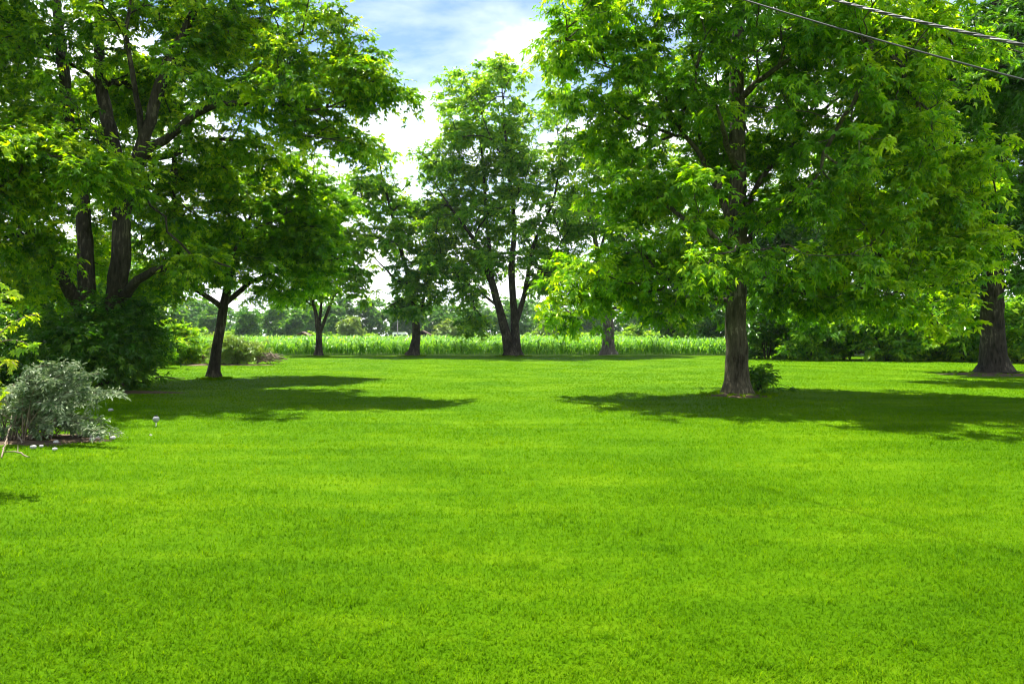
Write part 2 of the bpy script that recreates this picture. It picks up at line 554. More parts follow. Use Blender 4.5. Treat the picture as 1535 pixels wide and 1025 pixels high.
# ------------------------------------------------ the big tree on the left
tree('shade_tree', 'huge many-stemmed shade tree with dark trunks filling the left side above the lawn', 22.0,
     [[(138, 585, 0, .34), (130, 480, 0, .26), (128, 380, .1, .225), (122, 270, .2, .19), (106, 190, .4, .15), (95, 100, .6, .16), (85, 0, .8, .12), (80, -150, 1, .04)],
      [(163, 585, -.2, .37), (167, 490, -.2, .30), (181, 380, -.3, .26), (185, 310, -.3, .235), (205, 240, -.4, .19), (225, 180, -.5, .16), (246, 110, -.6, .17), (276, 50, -.8, .13), (310, -30, -1, .08), (350, -140, -1, .03)],
      [(184, 330, -.3, .24), (172, 230, 0, .20), (156, 160, .2, .18), (148, 80, .3, .15), (150, 0, .4, .12), (160, -180, .5, .03)],
      [(208, 232, -.4, .15), (250, 208, -.8, .12), (290, 175, -1.2, .10), (335, 156, -1.6, .08), (400, 155, -2, .06), (470, 165, -2.4, .03), (520, 150, -2.6, .015)],
      [(212, 238, -.3, .11), (262, 232, .5, .09), (310, 211, 1.2, .07), (375, 212, 1.8, .05), (430, 228, 2.2, .02)],
      [(122, 460, 0, .20), (85, 405, -.8, .17), (42, 342, -1.6, .15), (0, 290, -2.4, .15), (-60, 235, -3, .1), (-150, 170, -4, .04)],
      [(186, 446, -.3, .15), (206, 420, -.8, .12), (255, 397, -1.4, .09), (300, 385, -1.8, .05), (345, 400, -2.2, .02)],
      [(213, 205, -.4, .10), (203, 130, -1.1, .08), (189, 60, -1.4, .06), (200, -40, -1.6, .02)],
      [(240, 120, -.6, .11), (300, 70, .6, .08), (380, 30, 1.4, .05), (460, 15, 2, .02)],
      [(120, 250, .2, .14), (70, 190, 1.2, .10), (10, 150, 2, .08), (-80, 110, 3, .03)]],
     rblobs([(535, 125, 62, 50, -2.2, 1.6), (572, 138, 32, 28, -2.2, 1, 2), (475, 70, 62, 50, -1.5, 2), (430, 165, 70, 42, -2, 2), (505, 205, 45, 32, -2.2, 1.5), (405, 95, 70, 45, -1, 3),
             (375, 35, 85, 55, .5, 3.5), (340, 135, 65, 40, -1, 3), (300, 40, 80, 60, 0, 4), (400, 235, 62, 38, 1.5, 2), (300, 225, 60, 40, 1, 3),
             (215, 50, 90, 65, 0, 5), (120, 60, 95, 70, 0, 5), (30, 70, 90, 80, 0, 5), (-90, 70, 110, 90, 0, 5),
             (60, 165, 90, 55, -1, 5), (-60, 190, 90, 70, -1, 5), (250, 150, 60, 45, 2, 3, .7), (255, 262, 60, 40, 1.5, 2.5), (285, 335, 60, 40, 2, 2.5), (225, 345, 42, 40, 3, 2), (215, 150, 60, 50, 2.8, 2), (190, 130, 70, 60, 3.4, 1.5, 1.2), (330, 250, 70, 45, 2.5, 2), (120, 150, 60, 60, 3.4, 1.5), (150, 370, 60, 50, 4, 2), (220, 420, 50, 26, 3, 2), (165, 250, 60, 30, -3.5, 1.3, 1.3),
             (55, 240, 95, 45, -5.0, 1.6, 1.9), (-20, 290, 90, 60, -5, 2), (165, 262, 50, 28, -4.5, 1.2), (20, 350, 75, 45, -4, 2), (-90, 380, 90, 70, -3, 3),
             (110, 330, 60, 50, 3, 2, .7), (245, 300, 60, 45, 2.5, 2.5, .8), (60, 420, 70, 40, 2, 2.5), (310, 300, 60, 40, 2.5, 2.5, .7), (235, 430, 40, 24, 1, 2), (275, 395, 50, 24, -1.5, 1.2),
             (150, -110, 260, 100, 0, 6, .4), (380, -70, 160, 70, 0, 4, .5), (-100, -90, 200, 110, 0, 6, .35), (130, -260, 200, 90, 0, 4, .3)], 3.0),
     2850, M['leaf_left'], M['bark_dark'], leaf=(0.14, 0.66), lobes=3, T=8, Mn=7, Lt=0.6, seed=3, split=True, droop=0.35,
     clear=[(128, 470, 122, 270, 24), (170, 480, 185, 310, 26), (200, 245, 250, 110, 18), (172, 230, 148, 60, 18), (105, 190, 90, 60, 14)],
     kstart=[0.45, 0.4, 0.15, 0.25, 0.2, 0.25, 0.25, .2, .2, .2])

# ------------------------------------------------ the main tree on the lawn
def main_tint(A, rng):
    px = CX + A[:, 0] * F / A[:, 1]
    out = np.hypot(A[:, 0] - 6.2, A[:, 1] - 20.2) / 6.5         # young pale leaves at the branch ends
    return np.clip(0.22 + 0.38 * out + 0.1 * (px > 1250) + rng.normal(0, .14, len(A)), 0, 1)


tree('lawn_tree', 'broad bright-leaved tree on the open lawn, its bare trunk rising from a soil ring', 20.2,
     [[(1104, 592, 0, .36), (1104, 570, 0, .315), (1104, 520, 0, .29), (1105, 430, 0, .275), (1107, 300, 0, .235), (1105, 200, 0, .215), (1104, 100, 0, .19), (1108, 0, 0, .16), (1106, -150, 0, .10), (1110, -330, 0, .03)],
      [(1110, 330, 0, .09), (1140, 270, .5, .075), (1190, 215, .9, .065), (1235, 165, 1.2, .05), (1300, 120, 1.5, .02)],
      [(1100, 350, 0, .10), (1067, 262, -.5, .08), (1030, 205, -.9, .06), (985, 140, -1.2, .03)],
      [(1110, 370, 0, .09), (1160, 325, .7, .07), (1225, 300, 1.2, .05), (1320, 285, 1.8, .02)],
      [(1100, 432, 0, .12), (1065, 418, -.9, .09), (1010, 420, -1.8, .06), (940, 425, -2.6, .025)],
      [(1100, 452, 0, .10), (1045, 447, .3, .07), (985, 452, .6, .05), (915, 464, .8, .03), (860, 482, 1, .012)],
      [(1110, 412, 0, .11), (1180, 412, .6, .08), (1270, 425, 1, .05), (1360, 450, 1.4, .02)],
      [(1108, 150, 0, .10), (1150, 112, -1, .07), (1230, 60, -1.8, .03)],
      [(1104, 180, 0, .09), (1050, 120, 1, .06), (980, 60, 1.6, .03)],
      [(1106, 260, 0, .10), (1090, 215, -1.8, .07), (1075, 160, -3.4, .03)],
      [(1106, 290, 0, .10), (1120, 250, 1.8, .07), (1140, 200, 3.2, .03)]],
     rblobs([(1110, -230, 170, 110, 0, 3, .35), (1110, -90, 300, 90, 0, 4, .45),
             (870, 45, 60, 55, -.5, 1.6), (945, 60, 85, 75, 0, 2.5), (1040, 50, 80, 75, 0, 4), (1180, 40, 95, 80, 0, 4), (1300, 45, 95, 80, 0, 3), (1380, 60, 70, 75, 0, 2),
             (905, 160, 58, 50, 0, 1.6), (975, 195, 80, 65, 0, 3), (1050, 195, 60, 60, .5, 4), (1180, 190, 90, 75, 0.5, 4), (1290, 190, 95, 75, 0, 3.2), (1385, 200, 75, 75, 0, 2.2), (1440, 250, 45, 55, 0, 1.6),
             (930, 285, 62, 55, 0, 2), (1005, 300, 75, 55, 0, 3.2), (1200, 300, 90, 65, 0, 4), (1310, 305, 95, 65, 0, 3.2), (1410, 320, 75, 60, 0, 2.2), (1455, 345, 45, 45, 0, 1.5),
             (880, 408, 58, 32, -.8, 1.4, 1.3), (950, 375, 65, 40, -1, 2), (925, 430, 55, 24, .3, 1.6, 1.3), (858, 476, 34, 12, .8, .8, 1.5), (1020, 385, 70, 45, -.5, 3), (1070, 400, 50, 28, -3, 1.2), (1150, 385, 75, 40, -1.5, 2.6),
             (1245, 395, 85, 45, 0, 3.4), (1350, 400, 80, 45, 0, 2.6), (1430, 395, 55, 40, 0, 1.8), (1000, 450, 60, 22, .5, 2),
             (1180, 440, 60, 26, 1.2, 2), (1210, 112, 85, 45, 1, 3), (1085, 130, 60, 60, 3.6, 1.2), (1125, 230, 60, 60, 3.6, 1.2), (1080, 330, 60, 50, 3.6, 1.2), (1090, 30, 60, 50, 3.6, 1.2), (975, 108, 50, 36, 1.5, 2), (1330, 115, 80, 45, 0, 3), (1060, 258, 60, 45, 1.5, 2.5), (1280, 455, 80, 32, 1, 2), (1360, 465, 60, 36, 1, 1.6)], 3.0),
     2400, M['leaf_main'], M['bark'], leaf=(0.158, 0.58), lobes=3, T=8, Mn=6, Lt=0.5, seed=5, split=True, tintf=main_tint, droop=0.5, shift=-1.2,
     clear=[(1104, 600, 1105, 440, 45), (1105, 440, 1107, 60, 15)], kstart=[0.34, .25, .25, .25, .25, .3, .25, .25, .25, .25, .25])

# ------------------------------------------------ smaller tree, left of the middle
tree('small_lawn_tree', 'small slim-trunked tree leaning on the shaded lawn right of the huge left tree', 27.5,
     [[(322, 568, 0, .24), (324, 540, 0, .19), (328, 500, 0, .175), (336, 458, 0, .165), (348, 400, 0, .11), (370, 340, 0, .08), (392, 285, 0, .02)],
      [(334, 462, 0, .11), (302, 440, -.8, .08), (262, 420, -1.4, .05), (235, 430, -1.8, .015)],
      [(337, 455, 0, .11), (375, 425, .8, .09), (420, 400, 1.2, .06), (475, 370, 1.6, .02)],
      [(342, 430, 0, .09), (350, 380, -1.6, .06), (372, 330, -2.8, .02)]],
     rblobs([(300, 400, 58, 32, -.5), (350, 365, 70, 45), (420, 335, 65, 48), (468, 320, 50, 55, 0, 2), (440, 395, 60, 36), (385, 290, 62, 40), (490, 385, 30, 30, 0, 1.5),
             (255, 418, 36, 20, -1, 1.5), (385, 425, 50, 20), (460, 268, 45, 32, 0, 2), (310, 345, 50, 35, 0, 2), (500, 320, 25, 40, 0, 1.3)], 2.8),
     820, M['leaf_small'], M['bark_dark'], leaf=(0.165, 0.6), lobes=3, T=7, Mn=6, Lt=0.5, seed=8, kstart=[.55, .2, .2, .2],
     clear=[(324, 560, 336, 458, 26)])

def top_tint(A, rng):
    z = (A[:, 2] - A[:, 2].min()) / np.ptp(A[:, 2])             # paler, yellower leaf tone towards the top
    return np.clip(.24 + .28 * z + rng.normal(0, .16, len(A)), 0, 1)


# ------------------------------------------------ four trees along the edge of the corn
tree('field_edge_tree', 'young open tree with a V-shaped fork, leftmost of four along the corn', 57.0,
     [[(478, 534, 0, .30), (478, 515, 0, .24), (478, 498, 0, .21), (471, 460, 0, .13), (462, 410, 0, .09), (455, 355, 0, .02)],
      [(479, 500, 0, .14), (492, 465, 0, .11), (505, 430, 0, .08), (522, 385, 0, .02)],
      [(479, 496, 0, .12), (482, 440, .6, .08), (482, 370, 1, .02)]],
     rblobs([(448, 405, 36, 32), (480, 372, 38, 34), (520, 408, 28, 38), (502, 440, 40, 20), (445, 442, 30, 16), (482, 328, 34, 30), (528, 358, 24, 30), (452, 350, 28, 30)], 2.6),
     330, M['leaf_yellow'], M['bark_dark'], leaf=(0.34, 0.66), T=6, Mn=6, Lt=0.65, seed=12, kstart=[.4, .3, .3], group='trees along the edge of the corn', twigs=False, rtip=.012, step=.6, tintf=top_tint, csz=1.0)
tree('field_edge_tree', 'crooked left-leaning tree with an open crown, right of the V-forked tree', 57.0,
     [[(619, 534, 0, .46), (622, 518, 0, .36), (624, 495, 0, .31), (621, 465, 0, .26), (613, 420, 0, .19), (600, 370, 0, .15), (587, 320, 0, .11), (574, 270, 0, .07), (565, 222, 0, .02)],
      [(624, 480, 0, .16), (637, 440, .3, .12), (650, 385, .5, .04)],
      [(614, 425, 0, .12), (596, 422, -.6, .09), (580, 405, -1, .07), (560, 385, -1.2, .02)],
      [(621, 462, 0, .10), (600, 450, -.6, .07), (575, 465, -1, .02)]],
     rblobs([(562, 232, 28, 24), (572, 278, 38, 26), (547, 318, 36, 26, 0, 3, .8), (603, 305, 26, 26), (562, 368, 42, 26, 0, 3, .7), (603, 345, 28, 24), (640, 400, 42, 30), (612, 425, 36, 22),
             (592, 468, 34, 14, -.8, 1.8), (648, 448, 28, 20), (533, 275, 18, 20)], 2.6),
     400, M['leaf_mid'], M['bark_dark'], leaf=(0.33, 0.66), T=6, Mn=6, Lt=0.65, seed=13, kstart=[.45, .3, .3, .3], group='trees along the edge of the corn', twigs=False, rtip=.012, step=.6, tintf=top_tint, csz=1.0)
tree('field_edge_tree', 'tallest field-edge tree, rising on two joined trunks in the centre of the view', 57.0,
     [[(765, 534, -.2, .50), (762, 515, -.2, .40), (754, 483, -.2, .33), (738, 425, -.2, .28), (724, 385, -.3, .21), (705, 352, -.4, .15), (680, 318, -.6, .09), (648, 268, -.8, .02)],
      [(774, 534, .2, .46), (773, 515, .2, .37), (771, 475, .2, .30), (767, 400, .2, .24), (771, 342, .2, .19), (764, 270, .2, .13), (757, 190, .2, .08), (750, 105, .2, .02)],
      [(774, 482, .2, .22), (787, 437, .4, .18), (800, 367, .6, .14), (828, 305, .8, .10), (838, 240, .9, .06), (832, 150, 1, .02)],
      [(739, 428, -.2, .16), (731, 345, .3, .14), (726, 280, .5, .11), (720, 215, .6, .07), (705, 140, .7, .02)],
      [(790, 430, .4, .12), (820, 395, -.6, .08), (850, 350, -1.2, .02)],
      [(748, 460, -.2, .11), (715, 435, -1, .08), (668, 400, -1.6, .03)]],
     rblobs([(748, 118, 42, 30), (700, 138, 32, 32), (692, 190, 50, 38), (762, 180, 48, 40), (832, 160, 24, 40), (845, 235, 32, 48), (658, 245, 40, 38), (720, 255, 60, 42), (792, 262, 48, 46), (640, 315, 40, 36),
             (700, 322, 58, 42), (778, 342, 58, 46), (846, 322, 26, 44), (648, 392, 46, 32), (718, 395, 58, 32), (798, 405, 52, 32), (688, 438, 38, 20), (838, 398, 32, 26), (716, 485, 24, 26, -3, 1.4), (660, 350, 36, 28)], 4.2),
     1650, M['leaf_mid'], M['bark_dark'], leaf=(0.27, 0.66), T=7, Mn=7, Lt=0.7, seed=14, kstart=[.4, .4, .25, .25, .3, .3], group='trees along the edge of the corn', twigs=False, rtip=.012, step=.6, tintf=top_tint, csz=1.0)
tree('field_edge_tree', 'stout short-trunked tree by the corn, half hidden behind low limbs of the lawn tree', 58.0,
     [[(912, 531, 0, .56), (912, 515, 0, .47), (912, 490, 0, .43), (906, 440, 0, .32), (896, 380, 0, .22), (886, 330, 0, .14), (872, 270, 0, .04)],
      [(910, 460, 0, .2), (930, 400, .5, .14), (945, 330, .8, .03)],
      [(897, 385, 0, .12), (912, 320, -.6, .08), (905, 240, -.8, .02)]],
     rblobs([(880, 300, 36, 36), (902, 240, 36, 36), (876, 350, 32, 28), (935, 330, 34, 36), (940, 400, 40, 36), (890, 410, 34, 24)], 3),
     330, M['leaf_mid'], M['bark_grey'], leaf=(0.34, 0.66), T=6, Mn=6, Lt=0.7, seed=15, kstart=[.5, .3, .3], group='trees along the edge of the corn', twigs=False, rtip=.012, step=.6, tintf=top_tint, csz=1.0)

# ------------------------------------------------ big dark tree at the right edge
tree('dark_tree', 'massive dark-leaved tree with a thick flared trunk at the right edge of the lawn', 31.0,
     [[(1490, 561, 0, .70), (1489, 545, 0, .56), (1488, 510, 0, .46), (1488, 430, 0, .42), (1489, 340, 0, .38), (1492, 220, 0, .36), (1495, 80, 0, .30), (1498, -60, 0, .2), (1500, -280, 0, .04)],
      [(1490, 300, 0, .16), (1470, 255, -1, .13), (1440, 220, -1.8, .08), (1400, 190, -2.4, .02)],
      [(1490, 330, 0, .18), (1520, 280, -1, .14), (1580, 240, -2, .08), (1650, 200, -2, .02)],
      [(1489, 390, 0, .14), (1450, 395, -1, .10), (1390, 420, -1.4, .03)],
      [(1489, 380, 0, .14), (1540, 370, -.6, .10), (1620, 390, -1, .03)],
      [(1494, 150, 0, .15), (1530, 90, -1.6, .1), (1580, 40, -2, .03)]],
     rblobs([(1495, 40, 70, 80, 0, 4), (1570, 60, 80, 90, 0, 4), (1440, 130, 60, 70, 0, 3), (1520, 170, 60, 60, 1, 4), (1600, 190, 80, 80, 0, 4), (1460, 240, 60, 50, 0, 3), (1555, 285, 70, 50, 0, 3.5),
             (1445, 330, 60, 45, 0, 3), (1520, 350, 40, 32, -2.4, 1.4), (1600, 360, 80, 50, 0, 3.5), (1420, 415, 60, 34, 0, 2.5), (1475, 430, 34, 26, -2.5, 1.2), (1560, 425, 50, 30, 0, 2.6), (1390, 350, 50, 50, 0, 2.5),
             (1492, 60, 60, 70, -3, 1.5), (1490, 170, 60, 60, -3, 1.5), (1488, 270, 60, 50, -3, 1.5), (1330, 180, 80, 70, -4, 2.5), (1420, 100, 80, 70, -4.5, 2.5), (1500, 120, 90, 80, -5, 2.5), (1440, 290, 60, 40, -4, 2), (1490, -100, 140, 100, 0, 4.5, .8), (1500, -240, 90, 80, 0, 3, .6), (1640, 60, 70, 90, 0, 3), (1380, 250, 50, 50, 1, 2.5)], 3),
     2300, M['leaf_dark'], M['bark_dark'], leaf=(0.25, 0.55), lobes=3, T=5, Mn=5, Lt=0.6, seed=21, kstart=[.35, .2, .2, .2, .2, .2], rtip=.009,
     clear=[(1490, 560, 1488, 430, 45), (1488, 430, 1490, 300, 22)])

# ------------------------------------------------ shrubs
def shrub(name, label, px, py, w, h, leafm, n, leaf=(0.14, .55), depth=None, seed=1, D=None, lobes=1, T=5, Mn=5, Lt=0.35, group=None, cat='bush', barkm=None, twigs=False, lumps=7, droop=.25, rise=0.55):
    """a bush whose foot is at photo pixel (px, py) on the lawn, w x h pixels"""
    rng = np.random.default_rng(seed)
    D = D or CAMH * F / (py - HY)
    gy = HY + CAMH * F / D
    rd = (depth or w / F * D) / 2
    bl = []
    for k in range(lumps):
        a = rng.uniform(0, 2 * np.pi)
        q = rng.uniform(0.1, .62)
        sz = rng.uniform(.30, .48)
        bl.append((px + math.cos(a) * q * w / 2, gy - h * (rng.uniform(.25, .8) if k else .72), w * sz * .62, h * sz * .62, math.sin(a) * q * rd, rd * sz * 1.3, 1))
    bl.append((px, gy - h * .35, w * .42, h * .34, 0, rd * .8, 1.6))
    bl.append((px, gy - h * .14, w * .46, h * .13, 0, rd * .8, 1.1))
    st = []
    for k in range(4):
        a = rng.uniform(-1, 1)
        st.append([(px + a * w * .05, gy, a * .1, .045), (px + a * w * .15, gy - h * .3, rng.uniform(-.3, .3) * rd, .03), (px + a * w * .28, gy - h * rise, rng.uniform(-.5, .5) * rd, .01)])
    return tree(name, label, D, st, bl, n, leafm, barkm or M['bark_dark'], leaf=leaf, lobes=lobes, T=T, Mn=Mn, Lt=Lt, group=group, seed=seed,
                kstart=[.2] * 4, cat=cat, twigs=twigs, flare=0, step=.3, droop=droop, min_z=0.06)


shrub('dark_bush', 'dense dark green bush wrapped round the foot of the huge left tree', 142, 584, 168, 128, M['leaf_dark'], 560, leaf=(.165, .6), lobes=3, seed=31, T=6, Mn=6, Lt=.9, lumps=15, depth=3.2)
shrub('dark_bush', 'dark bush at the left edge, behind the silvery shrub', 20, 575, 150, 120, M['leaf_dark'], 360, leaf=(.14, .6), seed=32, T=5, Mn=6, lumps=8)
shrub('garden_bush', 'sunlit lime-green bush behind the slim leaning tree', 276, 546, 66, 60, M['leaf_fresh'], 260, leaf=(.22, .6), seed=33, T=5, Mn=5, lumps=8)
shrub('garden_bush', 'low greyish-green bush in the brush bed right of the sunlit lime-green bush', 352, 546, 88, 40, M['leaf_pale'], 260, leaf=(.18, .45), seed=34, T=5, Mn=5)
shrub('garden_bush', 'small dark green bush in the shade just left of the sunlit lime-green bush', 236, 552, 44, 62, M['leaf_small'], 160, leaf=(.18, .55), seed=35)
shrub('sucker_shrub', 'little dark leafy shrub growing at the right foot of the lawn tree', 1141, 588, 54, 52, M['leaf_dark'], 70, leaf=(.13, .5), seed=36, T=4, Mn=5, Lt=.28, lumps=6, twigs=True, depth=.9)

# dense hedge of bushes behind the right half of the lawn
HB = [(1150, 538, 110, 92, 'dark', 'dark bush in the right hedge, close beside the trunk of the lawn tree'),
      (1215, 540, 100, 78, 'small', 'mid green bush in the right hedge, second from the lawn tree'),
      (1270, 538, 110, 105, 'dark', 'tall dark bush at the middle of the right hedge'),
      (1330, 541, 110, 82, 'small', 'rich green rounded bush in the right hedge, under the drooping end of the lawn tree'),
      (1395, 540, 100, 95, 'small', 'deep green bush in the right hedge, two places left of the massive dark trunk'),
      (1445, 542, 90, 75, 'small', 'fresh green bush in the right hedge just left of the massive dark trunk'),
      (1530, 543, 120, 92, 'mid', 'green bush at the right edge of the frame behind the massive dark trunk'),
      (1620, 542, 120, 100, 'dark', 'dark bush beyond the right edge at the end of the hedge')]
for i, (px, py, w, h, mk, lb) in enumerate(HB):
    shrub('hedge_bush', lb, px, py, w * 1.15, h * 1.22, M['leaf_' + mk], 430, leaf=(.30, .55), seed=40 + i, T=5, Mn=5, Lt=.6, group='bushes of the right hedge', lumps=9, depth=4.5)
shrub('pale_bush', 'pale yellow-green bush at the end of the corn, left of the lawn tree trunk', 1035, 0, 46, 46, M['leaf_yellow'], 220, D=100, leaf=(.42, .6), seed=52, T=5, Mn=5, Lt=.8, lumps=7)
shrub('pale_bush', 'low pale bush at the back of the corn, right of the stout short trunk', 945, 0, 44, 34, M['leaf_yellow'], 200, D=120, leaf=(.45, .6), seed=53, T=5, Mn=5, Lt=.8, lumps=7)


def bg_tree(name, label, px, D, top_py, w_px, leafm, n, seed, leaf=(.45, .65), base_py=None, group=None, T=6, Mn=6, Lt=1.0, low=.25, lumps=14, cat='tree'):
    """background tree: straight trunk, lumpy crown from low*height to the top"""
    rng = np.random.default_rng(seed)
    gy = HY + CAMH * F / D
    h = gy - top_py
    bl = []
    rd = w_px / F * D / 2
    for k in range(lumps):
        t = (k + .5) / lumps
        prof = math.sin(math.pi * (0.16 + .78 * t)) ** .7
        a = rng.uniform(0, 2 * np.pi)
        q = rng.uniform(.2, .65) * prof
        s = rng.uniform(.26, .4) * prof + .06
        bl.append((px + math.cos(a) * q * w_px / 2, gy - h * (low + (1 - low) * (t * .92 + .02)), w_px * s * .8, max(h * s * .36, w_px * s * .45), math.sin(a) * q * rd, rd * s * 1.5, s * s))
    r = 0.02 * h / F * D
    st = [[(px, gy, 0, r * 1.3), (px + rng.normal(0, 1), gy - h * .15, 0, r), (px + rng.normal(0, 2), gy - h * .5, 0, r * .6), (px, top_py + h * .08, 0, r * .1)]]
    return tree(name, label, D, st, bl, n, leafm, M['bark_dark'], leaf=leaf, T=T, Mn=Mn, Lt=Lt, seed=seed, group=group, kstart=[low * .7], twigs=False, rtip=.02, step=.9, cat=cat)


RB = [(1010, 105, 385, 130, 'dark', 'dark tree at the end of the corn, under the left limbs of the lawn tree'),
      (1085, 95, 350, 120, 'dark', 'tall dark tree directly behind the trunk of the lawn tree'),
      (1175, 64, 250, 170, 'dark', 'dark tree rising behind the hedge, right of the lawn tree trunk'),
      (1290, 66, 190, 190, 'small', 'broad deep green tree rising behind the middle of the hedge'),
      (1400, 62, 210, 170, 'dark', 'dark tree behind the hedge, between the lawn tree and the massive dark trunk'),
      (1560, 58, 170, 190, 'dark', 'dark tree at the right edge behind the massive dark trunk'),
      (1690, 60, 150, 190, 'dark', 'dark tree beyond the right edge of the frame')]
for i, (px, D, ty, w, mk, lb) in enumerate(RB):
    bg_tree('backdrop_tree', lb, px, D, ty, w, M['leaf_' + mk], 620, 60 + i, leaf=(.5, .6) if D > 80 else (.44, .6), group='trees behind the right hedge', low=.12, T=6, Mn=6, Lt=1.0)
LB = [(-60, 45, 300, 190, 'dark', 'dark tree beyond the left edge behind the huge left tree'),
      (60, 50, 340, 150, 'dark', 'dark tree behind the huge left tree, nearest the left edge'),
      (165, 62, 330, 150, 'small', 'deep green tree showing low behind the twin trunks of the huge left tree'),
      (225, 66, 385, 80, 'mid', 'mid green tree showing between the huge left tree and the slim leaning tree')]
for i, (px, D, ty, w, mk, lb) in enumerate(LB):
    bg_tree('backdrop_tree', lb, px, D, ty, w, M['leaf_' + mk], 420, 80 + i, leaf=(.34, .6), group='trees behind the huge left tree', low=.1)

# ------------------------------------------------ far wood beyond the corn
FW = [(255, 230, 452, 62, 'far', 'hazy tree at the left end of the far wood, behind the lime-green bush'),
      (372, 200, 466, 46, 'dark', 'dark round tree in the far wood, just right of the slim leaning tree'),
      (412, 220, 458, 40, 'far', 'hazy tree in the far wood, just left of the V-forked tree'),
      (440, 215, 462, 44, 'far', 'tall hazy tree in the far wood, directly behind the V-forked tree'),
      (500, 230, 455, 44, 'far', 'hazy tree in the far wood, just right of the V-forked tree'),
      (527, 185, 474, 36, 'pale', 'pale round tree in the far wood, midway between the V-forked and crooked trees'),
      (556, 260, 446, 60, 'far', 'highest hazy tree of the far wood, left of the thin grey pole'),
      (596, 265, 452, 48, 'far', 'hazy tree in the far wood rising behind the grey pole and white van'),
      (660, 240, 458, 50, 'far', 'hazy tree in the far wood, just right of the crooked tree'),
      (672, 195, 482, 34, 'pale', 'low pale tree in the far wood, right of the tan building'),
      (700, 250, 460, 44, 'far', 'hazy tree in the far wood, behind the hanging clump of the double-trunked tree'),
      (815, 240, 462, 46, 'far', 'hazy tree in the far wood, right of the double trunks'),
      (823, 178, 478, 24, 'pale', 'smaller of two pale rounded willows beyond the corn'),
      (846, 180, 470, 34, 'pale', 'larger of two pale rounded willows beyond the corn'),
      (880, 250, 458, 56, 'far', 'bluish tree in the far wood, left of the stout short trunk'),
      (320, 240, 455, 50, 'far', 'hazy tree in the far wood, behind the slim leaning trunk'),
      (760, 255, 465, 46, 'far', 'hazy tree in the far wood, behind the double trunks')]
for i, (px, D, ty, w, mk, lb) in enumerate(FW):
    bg_tree('distant_tree', lb, px, D, ty, w, M['leaf_' + mk], 150 if w < 40 else 210, 100 + i, leaf=(.8, .7), group='trees of the far wood', low=.08, T=5, Mn=6, Lt=1.4, lumps=10)
# the rest of the wood reads as one mass
rng = np.random.default_rng(5)
Vs, Qs, vs, nn = [], [], [], 0
for k in range(150):
    a = rng.uniform(-.95, .95)
    D = rng.uniform(255, 330)
    x = a * D
    h = rng.uniform(12, 18.5)
    r = rng.uniform(4, 7)
    tips = ellipsoid_pts(46, rng, 3) * np.array([r, r, h * .5]) * np.array([1, 1, 1.0]) + np.array([x, D, h * .5])
    od = norm(tips - np.array([x, D, h * .3]))
    V, Q, v, _ = sprays(tips, od, 4, 5, 2.0, (1.4, .75), 1, rng=rng)
    Vs.append(V); Qs.append(Q + nn); vs.append(v); nn += len(V)
o = mesh_obj('woodland', np.vstack(Vs), [np.vstack(Qs)], M['leaf_far'], var=np.concatenate(vs))
o['kind'] = 'stuff'
tag(o, 'hazy mass of far woodland closing the view beyond the cornfield', 'woodland')
# rough low scrub at the foot of the wood
Vs, Qs, vs, nn = [], [], [], 0
for k in range(110):
    D = rng.uniform(205, 250)
    x = rng.uniform(-.85, .85) * D
    r = rng.uniform(1.5, 3.5)
    tips = ellipsoid_pts(22, rng, 3) * np.array([r, r, r * .5]) + np.array([x, D, r * .45])
    V, Q, v, _ = sprays(tips, norm(tips - np.array([x, D, 0])), 4, 5, 1.0, (.9, .7), 1, rng=rng)
    Vs.append(V); Qs.append(Q + nn); vs.append(v); nn += len(V)
o = mesh_obj('scrub', np.vstack(Vs), [np.vstack(Qs)], M['leaf_yellow'], var=np.concatenate(vs))
o['kind'] = 'stuff'
tag(o, 'rough low scrub along the foot of the far wood', 'scrub')

# ------------------------------------------------ corn
rng = np.random.default_rng(9)
rows = [59.2 + .76 * i for i in range(14)] + [70.5 + 1.6 * i for i in range(10)] + [88 + 4.0 * i for i in range(16)]
cx, cy, ch, cs = [], [], [], []
for y in rows:
    sp = .2 if y < 70 else .3 if y < 88 else .5
    x = np.arange(-.66 * y, .46 * y, sp)
    x = x + rng.normal(0, .05, len(x))
    cx.append(x)
    cy.append(y + rng.normal(0, .07, len(x)))
    ch.append(1.08 * rng.uniform(.68, 1.2, len(x)) * (1 + .05 * np.sin(x * .25 + y)))
    cs.append(np.full(len(x), 1.0 if y < 88 else 1.6))
cx, cy, ch, cs = map(np.concatenate, (cx, cy, ch, cs))
n = len(cx)
K = 8
az = rng.uniform(0, 2 * np.pi, (n, 1)) + np.arange(K) * np.pi + rng.normal(0, .45, (n, K))
z0 = ch[:, None] * (np.linspace(.12, .72, K)[None] + rng.normal(0, .03, (n, K)))
L = rng.uniform(.5, .8, (n, K)) * cs[:, None]
W = .095 * cs[:, None] * rng.uniform(.7, 1.2, (n, K))
d = np.stack([np.cos(az), np.sin(az), 0 * az], -1)
s = np.stack([-np.sin(az), np.cos(az), 0 * az], -1)
b0 = np.stack([np.repeat(cx[:, None], K, 1), np.repeat(cy[:, None], K, 1), z0], -1)
up = np.array([0, 0, 1.0])
p1 = b0 + d * (L * .33)[..., None] + up * (L * rng.uniform(.35, .6, (n, K)))[..., None]
p2 = p1 + d * (L * .38)[..., None] + up * (L * rng.uniform(-.1, .3, (n, K)))[..., None]
p3 = p2 + d * (L * .28)[..., None] - up * (L * rng.uniform(.05, .4, (n, K)))[..., None]
w = (W * .5)[..., None]
V = np.stack([b0 - s * w * .6, b0 + s * w * .6, p1 - s * w, p1 + s * w, p2 - s * w * .8, p2 + s * w * .8, p3], 2).reshape(-1, 3)
m = n * K
i0 = np.arange(m)[:, None] * 7
